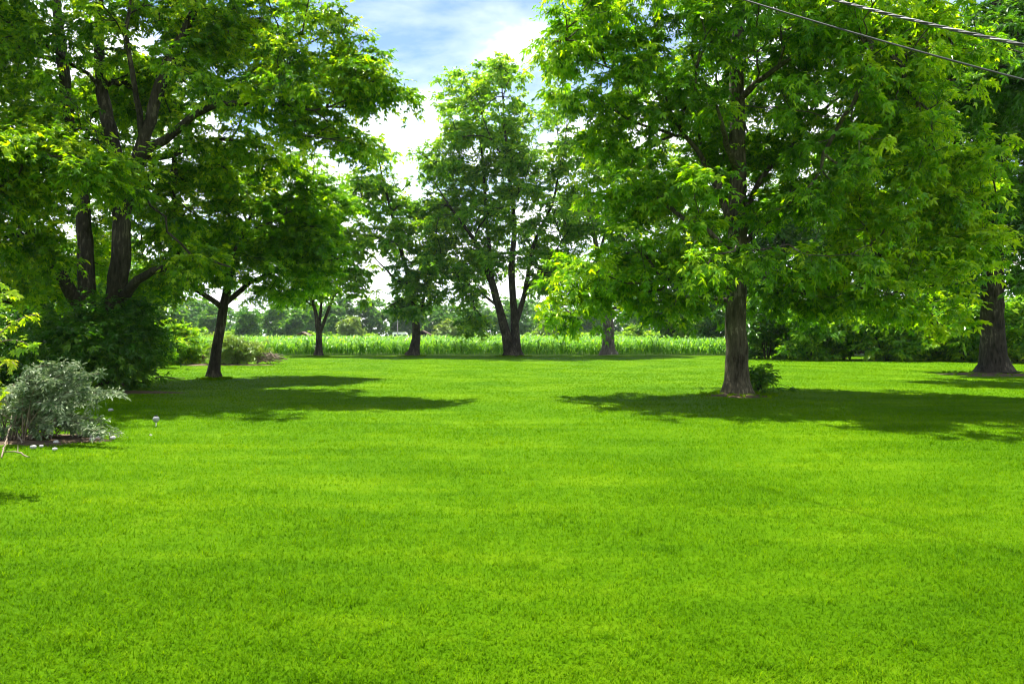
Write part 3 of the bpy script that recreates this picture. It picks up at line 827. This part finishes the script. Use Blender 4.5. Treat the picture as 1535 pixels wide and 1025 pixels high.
Q = np.concatenate([i0 + np.array([0, 1, 3, 2]), i0 + np.array([2, 3, 5, 4])])
Tt = i0 + np.array([4, 5, 6])
lv = np.clip(rng.normal(.45, .28, m), 0, 1)
# stalks
st = np.stack([np.stack([cx - .012, cy, 0 * cx], -1), np.stack([cx + .012, cy, 0 * cx], -1), np.stack([cx + .006, cy, ch * .8], -1), np.stack([cx - .006, cy, ch * .8], -1)], 1).reshape(-1, 3)
Q = np.concatenate([Q, np.arange(n * 4).reshape(n, 4) + len(V)])
V = np.vstack([V, st])
o = mesh_obj('corn_crop', V, [Q, Tt], M['leaf_corn'], var=np.concatenate([lv, lv, np.full(n, .4), lv]))
o['kind'] = 'stuff'
tag(o, 'dense rows of young green corn along the far edge of the lawn', 'corn')

# ------------------------------------------------ ground
def sheet(name, x0, x1, y0, y1, nx, ny, zf, mat):
    X, Y = np.meshgrid(np.linspace(x0, x1, nx), np.linspace(y0, y1, ny))
    V = np.stack([X, Y, zf(X, Y)], -1).reshape(-1, 3)
    i = (np.arange(ny - 1)[:, None] * nx + np.arange(nx - 1)[None]).ravel()[:, None]
    return structure(mesh_obj(name, V, [i + np.array([0, 1, nx + 1, nx])], mat, smooth=True))


sheet('field', -560, 560, -200, 620, 2, 2, lambda x, y: x * 0 - .06, M['field'])
sheet('lawn', -75, 75, -15, 58.6, 220, 150, lambda x, y: lawn_h(x, y), M['lawn'])


def soil_patch(px, py, rx, ry, h, seed, name='soil'):
    c = P(px, py, CAMH * F / (py - HY))
    g = np.random.default_rng(seed)
    n = 48
    a = np.linspace(0, 2 * np.pi, n, endpoint=False)
    rr = 1 + sum(g.uniform(.03, .12) * np.sin(k * a + g.uniform(0, 6)) for k in range(2, 9))
    V = [[c[0], c[1], h + .02]]
    for t in (.3, .55, .8, 1.0):
        x, y = c[0] + rx * rr * t * np.cos(a), c[1] + ry * rr * t * np.sin(a)
        z = lawn_h(x, y) + (h * (1 - t * t) + .012 * (t < 1)) + g.normal(0, .006, n) * (t < 1) - .01 * (t == 1)
        V += list(np.stack([x, y, z], -1))
    q = [[1 + r * n + i, 1 + r * n + (i + 1) % n, 1 + (r + 1) * n + (i + 1) % n, 1 + (r + 1) * n + i] for r in range(3) for i in range(n)]
    t = [[0, 1 + (i + 1) % n, 1 + i] for i in range(n)]
    o = structure(mesh_obj(name, V, [q, [x[::-1] for x in t]], M['soil'], smooth=True))
    return (c[0], c[1], rx, ry)


PATCH = [soil_patch(1106, 593, .85, .75, .05, 1), soil_patch(1492, 562, 1.7, 1.3, .06, 2), soil_patch(40, 662, 1.25, .62, .02, 3), soil_patch(150, 588, 2.2, .9, .02, 4), soil_patch(335, 547, 2.7, 1.1, .05, 5)]

# grass blades: dense near the eye, wider and sparser with distance
rng = np.random.default_rng(17)
n = 720000
d0, d1 = 2.0, 58.4
y = d0 * (d1 / d0) ** (rng.uniform(0, 1, n) ** .9)
x = rng.uniform(-1, 1, n) * (.80 * y + 1.6)
keep = np.ones(n, bool)
for (a, b, rx, ry) in PATCH:
    keep &= ((x - a) / rx) ** 2 + ((y - b) / ry) ** 2 > rng.uniform(.5, 1.15, n)
x, y = x[keep], y[keep]
n = len(x)
wd = np.maximum(.0050, .00095 * y) * rng.uniform(.7, 1.3, n)
clump = .5 + .5 * np.sin(x * 1.7 + 1.3 * np.sin(y * 1.1)) * np.sin(y * 2.1 + 1.7 * np.sin(x * .9))
hg = (.022 + .013 * clump) * rng.uniform(.55, 1.35, n) * np.where(rng.uniform(0, 1, n) < .02, 1.6, 1)
az = rng.uniform(0, 2 * np.pi, n)
ln = rng.uniform(.3, 1.9, n) * hg
d = np.stack([np.cos(az), np.sin(az), 0 * az], -1)
fa = az + np.pi / 2 + rng.normal(0, .5, n)
s = np.stack([np.cos(fa), np.sin(fa), 0 * az], -1) * (wd / 2)[:, None]
b = np.stack([x, y, lawn_h(x, y) - .004], -1)
mid = b + d * (ln * .35)[:, None] + up * (hg * .6)[:, None]
tip = b + d * ln[:, None] + up * hg[:, None]
V = np.stack([b - s, b + s, mid + s * .8, mid - s * .8, tip], 1).reshape(-1, 3)
i0 = np.arange(n)[:, None] * 5
gv = np.clip(rng.normal(.5, .22, n), 0, 1)
gv[rng.uniform(0, 1, n) < .015] = 1.0
o = mesh_obj('grass', V, [i0 + np.array([0, 1, 2, 3]), i0 + np.array([3, 2, 4])], M['blade'], var=np.concatenate([gv, gv]))
o['kind'] = 'stuff'
tag(o, 'short bright green mown grass covering the lawn', 'grass')

# coarser pale tufts and fallen leaf bits among the mown grass
nt_ = 320
ty = 3.0 * (14 / 3.0) ** rng.uniform(0, 1, nt_)
tx = rng.uniform(-1, 1, nt_) * (.75 * ty + .8)
kk = 14
# untrimmed grass round the trunks
for (bx, by, R_) in ((1104, 592, .62), (322, 568, .35), (478, 534, .5), (620, 534, .7), (768, 534, .9), (912, 531, .9), (1490, 561, 1.1)):
    c = P(bx, by, CAMH * F / (by - HY))
    aa = rng.uniform(0, 2 * np.pi, 70)
    rr = R_ * rng.uniform(.75, 1.7, 70)
    tx = np.append(tx, c[0] + rr * np.cos(aa)); ty = np.append(ty, c[1] + rr * np.sin(aa))
nt_ = len(tx)
n = nt_ * kk
x = np.repeat(tx, kk) + rng.normal(0, .028, n)
y = np.repeat(ty, kk) + rng.normal(0, .028, n)
hg = rng.uniform(.035, .07, n) * np.where(np.arange(n) >= 320 * kk, 1.7, 1.0)
az = rng.uniform(0, 2 * np.pi, n)
ln = rng.uniform(.4, 1.5, n) * hg
wd = np.maximum(.0055, .00095 * y)
d = np.stack([np.cos(az), np.sin(az), 0 * az], -1)
s = np.stack([-np.sin(az), np.cos(az), 0 * az], -1) * (wd / 2)[:, None]
b = np.stack([x, y, lawn_h(x, y) - .004], -1)
mid = b + d * (ln * .35)[:, None] + up * (hg * .65)[:, None]
tip = b + d * ln[:, None] + up * hg[:, None]
V = np.stack([b - s, b + s, mid + s * .8, mid - s * .8, tip], 1).reshape(-1, 3)
i0 = np.arange(n)[:, None] * 5
gv = np.clip(np.repeat(rng.uniform(.45, 1.0, nt_), kk) + rng.normal(0, .15, n), 0, 1)
o = mesh_obj('grass_tufts', V, [i0 + np.array([0, 1, 2, 3]), i0 + np.array([3, 2, 4])], M['blade'], var=np.concatenate([gv, gv]))
o['kind'] = 'stuff'
tag(o, 'coarser tufts of longer grass scattered over the near lawn', 'grass')

# ------------------------------------------------ silvery shrub, sapling, stones and sticks at the left
D = 11.2
rng = np.random.default_rng(23)
root_p = P(40, 660, D); root_p[2] = 0
root = thing('silver_shrub', 'silvery grey-green shrub with arching feathery shoots at the left edge of the lawn', 'shrub', root_p)
mb = MB()
tips, outs = [], []
ends = [(172, 588), (150, 560), (118, 548), (92, 545), (70, 560), (140, 600), (155, 632), (120, 590), (100, 575), (60, 585), (35, 575), (15, 590), (130, 625), (90, 610), (60, 610), (30, 615), (5, 620), (-25, 600), (-50, 620), (-40, 575), (110, 640), (70, 640), (150, 650), (20, 640), (45, 555), (125, 565), (-80, 630), (85, 590), (105, 612)]
ends = ends + [(a + rng.normal(0, 14), b + abs(rng.normal(0, 14))) for a, b in ends]
for (ex, ey) in ends:
    e = P(ex, ey, D + rng.uniform(-.75, .75))
    e[2] = max(e[2], .1)
    s0 = root_p + np.array([rng.normal(0, .16), rng.normal(0, .16), .02])
    mid = s0 * .5 + e * .5 + np.array([0, 0, .16 + .22 * e[2]])
    mid[:2] = s0[:2] * .62 + e[:2] * .38
    p = smooth_path([[*s0, .011], [*mid, .008], [*e, .003]], .06)
    mb.tube(p[:, :3], p[:, 3], 4)
    dd = norm(np.gradient(p[:, :3], axis=0))
    k0 = int(len(p) * .45)
    tips.append(p[k0:, :3]); outs.append(dd[k0:])
tips, outs = np.vstack(tips), np.vstack(outs)
V, Q, v, _ = sprays(tips, outs, 5, 5, .11, (.068, .42), 1, flat=1.0, droop=.1, spread=.7, rng=rng)
mb.build('stem', M['dry'], root, root_p, smooth=True)
mesh_obj('foliage', V, [Q], M['leaf_silver'], root, root_p, var=v)

D = 7.6
rp = P(-75, 725, D); rp[2] = 0
root = thing('sapling', 'spindly sapling with glowing yellow-green lobed leaves at the left edge', 'sapling', rp)
rng = np.random.default_rng(27)
mb = MB()
tips, outs = [], []
for pts in ([(-75, 730), (-60, 640), (-35, 560), (-5, 505), (30, 478), (60, 470)], [(-62, 650), (-30, 590), (-8, 560), (12, 540), (24, 548)], [(-40, 575), (-20, 500), (0, 455), (12, 435)],
            [(-60, 640), (-40, 620), (-15, 610), (8, 596)], [(-20, 520), (10, 510), (32, 512), (48, 520)]):
    q = smooth_path([[*P(a, b, D + rng.uniform(-.12, .12)), .012 - .009 * k / (len(pts) - 1)] for k, (a, b) in enumerate(pts)], .05)
    mb.tube(q[:, :3], q[:, 3], 5)
    dd = norm(np.gradient(q[:, :3], axis=0))
    k0 = int(len(q) * .45)
    tips.append(q[k0::2, :3]); outs.append(dd[k0::2])
tips, outs = np.vstack(tips), np.vstack(outs)
V, Q, v, _ = sprays(tips, outs, 2, 3, .12, (.072, .55), 5, droop=.5, spread=1.0, rng=rng)
mb.build('trunk', M['dry'], root, rp, smooth=True)
mesh_obj('crown', V, [Q], M['leaf_lime'], root, rp, var=v)

STN = [(127, 655, 8, 'white', 'white pebble at the right end of the shrub bed, leftmost of the row of pebbles'), (136, 658, 9, 'white', 'plump white pebble second in the row right of the silvery shrub'),
       (146, 661, 9, 'white', 'flat white pebble third in the row right of the silvery shrub'), (138, 664, 8, 'stone_grey', 'greyish pebble in front of the row right of the silvery shrub'), (169, 661, 8, 'white', 'lone white stone on the grass right of the pebble row'),
       (84, 668, 8, 'white', 'white stone in front of the middle of the silvery shrub'), (50, 676, 9, 'stone_grey', 'pale grey stone at the front of the soil bed'), (82, 679, 7, 'white', 'small white stone on the grass in front of the soil bed'),
       (62, 674, 6, 'white', 'small white stone between two others at the front of the soil bed'), (166, 616, 7, 'stone_grey', 'small grey stone in the shade just beyond the silvery shrub'), (226, 655, 4, 'white', 'tiny white pebble alone on the lawn below the garden light')]
for i, (px, py, w, mk, lb) in enumerate(STN):
    D = CAMH * F / (py - HY)
    c = P(px, py, D)
    r = w / F * D * .55
    c[2] = lawn_h(c[0], c[1]) + r * .45 + .012
    mb = MB()
    mb.blob((0, 0, 0), (r, r * .8, r * .62), 200 + i, .07, 12, 8)
    o = mb.build('stone', M['stone' if mk == 'white' else mk], smooth=True)
    o.location = c
    tag(o, lb, 'stone', 'stones by the silvery shrub')
STK = [((0, 655), (34, 668), .4, .012, 'bent dry stick leaning up out of the soil bed at the left edge'), ((18, 640), (2, 690), .3, .010, 'dry stick crossing the bent one at the left edge'), ((45, 662), (92, 659), .1, .012, 'reddish dry stick lying under the silvery shrub'),
       ((55, 655), (80, 664), .12, .009, 'thin dry twig lying under the front of the silvery shrub'), ((5, 686), (44, 690), .05, .011, 'grey stick lying at the front left of the soil bed')]
for i, (a, b, hgt, r, lb) in enumerate(STK):
    p0 = P(a[0], max(a[1], 650), CAMH * F / (max(a[1], 650) - HY)); p1 = P(b[0], b[1], CAMH * F / (b[1] - HY))
    p0[2] = hgt + .03; p1[2] = .035
    m_ = (p0 + p1) / 2 + np.array([0, .03, .03])
    q = smooth_path([[*p1, r], [*m_, r * .9], [*p0, r * .4]], .06)
    q[:, :3] += np.random.default_rng(i).normal(0, .004, (len(q), 3))
    mb = MB()
    mb.tube(q[:, :3], q[:, 3], 6, lump=.1)
    mb.add([q[0, :3]])
    e = smooth_path([[*m_, r * .6], [*(m_ + (p0 - p1) * .2 + np.array([.05, .03, .07])), r * .25]], .05)
    mb.tube(e[:, :3], e[:, 3], 5)
    mb.V.pop(1); mb.n = sum(map(len, mb.V)); mb.Q[1] = mb.Q[1] - 1
    tag(mb.build('dry_stick', M['dry'], smooth=True), lb, 'stick', 'sticks by the silvery shrub')
# fallen branch lying in the shade of the huge left tree
q = smooth_path([[*P(232, 568, 27), .03], [*P(255, 567.5, 27), .025], [*P(278, 568.5, 27), .01]], .15)
q[:, 2] = .05 + .03 * np.sin(np.linspace(0, 6, len(q)))
mb = MB(); mb.tube(q[:, :3], q[:, 3], 6, lump=.1)
tag(mb.build('fallen_branch', M['bark_dark'], smooth=True), 'thin dark fallen branch lying on the shaded grass left of the slim leaning trunk', 'branch')
# pile of cut brush
rng = np.random.default_rng(31)
for (px, py, wpx, nst, lb) in ((294, 545, 34, 34, 'pile of pale bent branches in front of the lime-green bush'), (398, 545, 40, 60, 'low grey brush pile at the right end of the brush bed')):
    D = CAMH * F / (py - HY)
    c = P(px, py, D); c[2] = 0
    mb = MB()
    hw = wpx / 2 / F * D
    for k in range(nst):
        a = rng.uniform(0, 2 * np.pi)
        m0 = c + np.array([rng.normal(0, .4) * hw, rng.normal(0, .4), rng.uniform(.05, .45)])
        v = np.array([math.cos(a), math.sin(a) * .6, rng.uniform(-.25, .25)]) * rng.uniform(.4, .9)
        p0, p1 = m0 - v, m0 + v
        p0[2] = max(p0[2], .04); p1[2] = max(p1[2], .04)
        m0[2] += rng.uniform(.05, .3)
        q = smooth_path([[*p0, .028], [*m0, .022], [*p1, .008]], .15)
        mb.tube(q[:, :3], q[:, 3], 5)
    tag(mb.build('brush_pile', M['dry'], smooth=True), lb, 'brush pile')

# small garden light on a stake
D = 12.9
c = P(234, 641, D); c[2] = lawn_h(c[0], c[1])
root = thing('garden_light', 'small grey egg-shaped garden light on a short stake in the shaded lawn', 'garden light', c)
mb = MB(); mb.tube([(0, 0, -.03), (0, 0, .06), (0, 0, .085)], [.010, .010, .014], 8); mb.build('stake', M['white'], root, smooth=True)
mb = MB()
zz = np.array([.08, .09, .115, .145, .17, .188, .196]); rr = np.array([.012, .035, .052, .056, .046, .026, .002])
mb.tube(np.stack([0 * zz, 0 * zz, zz], -1), rr, 16); mb.build('head', M['lamp_grey'], root, smooth=True)
mb = MB(); mb.tube([(0, 0, .186), (0, 0, .202), (0, 0, .206)], [.030, .026, .001], 12); mb.build('cap', M['rubber'], root, smooth=True)

# ------------------------------------------------ overhead cables
def cat_path(a, b, sag, n=120):
    t = np.linspace(0, 1, n)[:, None]
    p = a + (b - a) * t
    p[:, 2] -= (sag * 4 * t * (1 - t))[:, 0]
    return p


# straight spans through the pixels where the photo shows them, continued out of the frame
a0, b0_ = P(1250, 0, 6.6), P(1535, 68, 5.2)
v = b0_ - a0
path = cat_path(a0 - v * 4.0, b0_ + v * 1.0, .0, 900)
path[:, 2] += .05 * ((np.linspace(-4, 2, 900) - .5) ** 2 - .25)
root = thing('power_cable', 'thick twisted power cable of three strands crossing the upper right corner', 'cable', path[0])
ang = np.linspace(0, 2 * np.pi * 27, 900)
tn = norm(v); u = norm(np.cross(tn, up)); w_ = np.cross(u, tn)
for k in range(3):
    ph = ang + k * 2 * np.pi / 3
    r = .0066
    p = path + .0072 * (np.cos(ph)[:, None] * u + np.sin(ph)[:, None] * w_)
    mb = MB(); mb.tube(p, np.full(900, r), 8)
    mb.build('strand', M['alu' if k == 0 else 'cable'], root, path[0], smooth=True)
a0, b0_ = P(1115, 0, 7.2), P(1535, 120, 5.6)
v = b0_ - a0
path = cat_path(a0 - v * 3.0, b0_ + v * 1.0, 0, 200)
path[:, 2] += .06 * ((np.linspace(-3, 2, 200) - .5) ** 2 - .25)
mb = MB(); mb.tube(path, np.full(200, .0078), 8)
tag(mb.build('phone_cable', M['cable'], smooth=True), 'single thin dark cable sloping below the thick twisted one at upper right', 'cable')

# ------------------------------------------------ small things far across the field
def car(label, px, D, paint, rz=0.0, L=4.3):
    c = P(px, HY, D); c[2] = -.06
    root = thing('parked_car', label, 'car', c, 'vehicles beyond the corn')
    root.rotation_euler = (0, 0, rz)
    mb = MB()
    h = L / 2
    mb.extrude([(-h, .35), (-h, .8), (-h * .9, .95), (-h * .55, 1.0), (h * .45, .95), (h * .95, .8), (h, .6), (h, .3)], -.85, .85)
    mb.extrude([(-h * .8, .97), (-h * .55, 1.42), (h * .12, 1.45), (h * .48, .95)], -.72, .72)
    mb.build('body', paint, root)
    for y in (-.735, .735):
        mb = MB()
        mb.extrude([(-h * .62, 1.02), (-h * .48, 1.36), (-h * .2, 1.38), (-h * .2, 1.02)], y - .012, y + .012)
        mb.build('window', M['glass'], root)
        mb = MB()
        mb.extrude([(-h * .15, 1.02), (-h * .15, 1.38), (h * .1, 1.38), (h * .36, 1.0)], y - .012, y + .012)
        mb.build('window', M['glass'], root)
    for x in (-h * .62, h * .62):
        for y in (-.8, .8):
            mb = MB(); mb.tube([(x, y - .1, .32), (x, y - .09, .32), (x, y + .09, .32), (x, y + .1, .32)], [.02, .32, .32, .02], 14)
            mb.build('wheel', M['rubber'], root)
    return root


car('silver parked car beyond the corn, just left of a dark red car', 533, 188, M['silver_paint'], .1)
car('dark red parked car beyond the corn, between the silver car and the grey pole', 552, 190, M['red_paint'], -.2)
car('silver car half hidden beyond the corn, under the two pale willows', 803, 186, M['silver_paint'], .3)
# white van
c = P(601, HY, 178); c[2] = -.06
root = thing('white_van', 'white panel van parked beyond the corn beside the thin grey pole', 'van', c, 'vehicles beyond the corn')
mb = MB(); mb.extrude([(-1.9, .4), (-1.9, 2.35), (-1.7, 2.5), (1.1, 2.5), (1.5, 2.2), (1.75, 1.45), (2.15, 1.25), (2.2, .4)], -.95, .95)
mb.build('body', M['white'], root)
for y in (-.965, .965):
    mb = MB()
    mb.extrude([(-1.5, 1.45), (-1.5, 2.0), (.5, 2.0), (.5, 1.45)], y - .012, y + .012)
    mb.build('window', M['glass'], root)
    mb = MB()
    mb.extrude([(.65, 1.45), (.65, 2.0), (1.3, 2.0), (1.6, 1.45)], y - .012, y + .012)
    mb.build('window', M['glass'], root)
for x in (-1.2, 1.4):
    for y in (-.88, .88):
        mb = MB(); mb.tube([(x, y - .1, .34), (x, y - .09, .34), (x, y + .09, .34), (x, y + .1, .34)], [.02, .34, .34, .02], 14); mb.build('wheel', M['rubber'], root)
# pole with a crossarm
c = P(596, HY, 176); c[2] = -.06
root = thing('utility_pole', 'thin grey pole standing beside the white van beyond the corn', 'pole', c)
mb = MB(); mb.tube([(0, 0, 0), (0, 0, 2.5), (0, 0, 5.4)], [.13, .12, .10], 10); mb.build('post', M['pole'], root, smooth=True)
mb = MB(); mb.box((0, -.16, 5.0), (1.0, .1, .1)); mb.build('crossarm', M['pole'], root)


def hut(name, label, px, D, w, d, h, roofh, wall, cat):
    c = P(px, HY, D); c[2] = -.06
    root = thing(name, label, cat, c)
    mb = MB(); mb.extrude([(-w / 2, 0), (-w / 2, h), (0, h + roofh * .96), (w / 2, h), (w / 2, 0)], -d / 2, d / 2); mb.build('wall', wall, root)
    mb = MB()
    e = w / 2 + .3
    k = roofh / (w / 2)
    mb.extrude([(-e, h - .3 * k + .02), (0, h + roofh + .02), (e, h - .3 * k + .02), (e, h - .3 * k + .16), (0, h + roofh + .18), (-e, h - .3 * k + .16)], -d / 2 - .3, d / 2 + .3)
    mb.build('roof', M['roof'], root)
    mb = MB(); mb.box((-w * .2, -d / 2 - .02, 1.05), (.95, .08, 2.1)); mb.build('door', M['roof'], root)
    for x in (w * .15, w * .34):
        mb = MB(); mb.box((x, -d / 2 - .02, 1.5), (.8, .08, .9)); mb.build('window', M['glass'], root)


hut('shed', 'small shed with a brown roof beyond the corn, left of the V-forked tree', 455, 182, 2.9, 2.6, 1.75, .7, M['stone_grey'], 'shed')
hut('farm_building', 'tan building with a brown roof beyond the corn, half hidden by the crooked tree', 634, 192, 3.6, 3.2, 2.0, .9, M['tan'], 'building')

# ------------------------------------------------ air
mb = MB(); mb.box((0, 215, 14.5), (1140, 850, 31.5))
m, nt, out = new_mat('haze')
pv = nd(nt, 'VolumePrincipled')
pv.inputs['Density'].default_value = 0.0001
pv.inputs['Color'].default_value = (0.86, 0.93, 1.0, 1)
pv.inputs['Anisotropy'].default_value = 0.2
nt.links.new(pv.outputs[0], out.inputs['Volume'])
o = mb.build('haze', m)
o['kind'] = 'stuff'
tag(o, 'thin pale haze over the field and far wood', 'haze')

# ------------------------------------------------ sky, sun, camera
SUN = np.array([-.20, .31, 1.0])
W = bpy.data.worlds.new('World')
SC.world = W
W.use_nodes = True
nt = W.node_tree
nt.nodes.clear()
Lk = nt.links.new
out = nt.nodes.new('ShaderNodeOutputWorld')
sky = nd(nt, 'TexSky', sky_type='NISHITA', sun_disc=False)
sky.sun_elevation = math.atan2(SUN[2], math.hypot(SUN[0], SUN[1]))
sky.sun_rotation = math.atan2(SUN[0], SUN[1])
sky.air_density = 1.0
sky.dust_density = 0.0
sky.ozone_density = 1.5
bg = nd(nt, 'Background', Strength=0.064)
Lk(sky.outputs[0], bg.inputs[0])
tc = nd(nt, 'TexCoord')
sep = nd(nt, 'SeparateXYZ')
Lk(tc.outputs['Generated'], sep.inputs[0])
den = nd(nt, 'Math', operation='ADD'); Lk(sep.outputs['Z'], den.inputs[0]); den.inputs[1].default_value = .22
mx_ = nd(nt, 'Math', operation='MAXIMUM'); Lk(den.outputs[0], mx_.inputs[0]); mx_.inputs[1].default_value = .05
dv = nd(nt, 'VectorMath', operation='DIVIDE')
Lk(tc.outputs['Generated'], dv.inputs[0])
cmb = nd(nt, 'CombineXYZ')
for k in range(3):
    Lk(mx_.outputs[0], cmb.inputs[k])
Lk(cmb.outputs[0], dv.inputs[1])
mp = nd(nt, 'Mapping')
mp.inputs['Location'].default_value = (0.35, 0.2, 0)
mp.inputs['Scale'].default_value = (1, 1, .3)
Lk(dv.outputs[0], mp.inputs[0])
n1 = nd(nt, 'TexNoise', Scale=1.5, Detail=9.0, Roughness=.56, Distortion=.35)
Lk(mp.outputs[0], n1.inputs['Vector'])
# more cloud towards the horizon
hz = nd(nt, 'MapRange')
hz.inputs['From Min'].default_value = 0.05; hz.inputs['From Max'].default_value = .45
hz.inputs['To Min'].default_value = .2; hz.inputs['To Max'].default_value = -.02
Lk(sep.outputs['Z'], hz.inputs['Value'])
ad = nd(nt, 'Math', operation='ADD'); Lk(n1.outputs[0], ad.inputs[0]); Lk(hz.outputs[0], ad.inputs[1])
cl = ramp(nt, ad.outputs[0], [(.455, (0, 0, 0)), (.54, (.25, .25, .25)), (.66, (1, 1, 1))])
bgc = nd(nt, 'Background', Strength=0.66)
bgc.inputs[0].default_value = (.97, .985, 1, 1)
ms = nt.nodes.new('ShaderNodeMixShader')
Lk(cl, ms.inputs[0]); Lk(bg.outputs[0], ms.inputs[1]); Lk(bgc.outputs[0], ms.inputs[2])
Lk(ms.outputs[0], out.inputs[0])

sl = bpy.data.lights.new('sun', 'SUN')
sl.energy = 4.6
sl.angle = math.radians(.55)
sl.color = (1.0, .955, .87)
so = bpy.data.objects.new('sun', sl)
COL.objects.link(so)
so.rotation_mode = 'QUATERNION'
so.rotation_quaternion = Vector(SUN).to_track_quat('Z', 'Y')

cam = bpy.data.cameras.new('camera')
cam.sensor_width = 36
cam.lens = 36 * F / 1535
cam.shift_y = -(512.5 - HY) / 1535
cam.clip_end = 3000
co = bpy.data.objects.new('camera', cam)
COL.objects.link(co)
co.location = (0, 0, CAMH)
co.rotation_euler = (math.radians(90), 0, 0)
SC.camera = co

SC.view_settings.view_transform = 'Standard'
SC.view_settings.look = 'None'
SC.view_settings.exposure = 1.75
SC.view_settings.gamma = 1
cy_ = SC.cycles
cy_.max_bounces = 8
cy_.diffuse_bounces = 7
cy_.glossy_bounces = 2
cy_.transmission_bounces = 7
cy_.volume_bounces = 0
cy_.transparent_max_bounces = 4
cy_.filter_width = 1.05
cy_.use_denoising = True
cy_.denoising_input_passes = 'RGB_ALBEDO_NORMAL'
cy_.denoising_prefilter = 'ACCURATE'
cy_.denoiser = 'OPENIMAGEDENOISE'
cy_.caustics_reflective = False
cy_.caustics_refractive = False
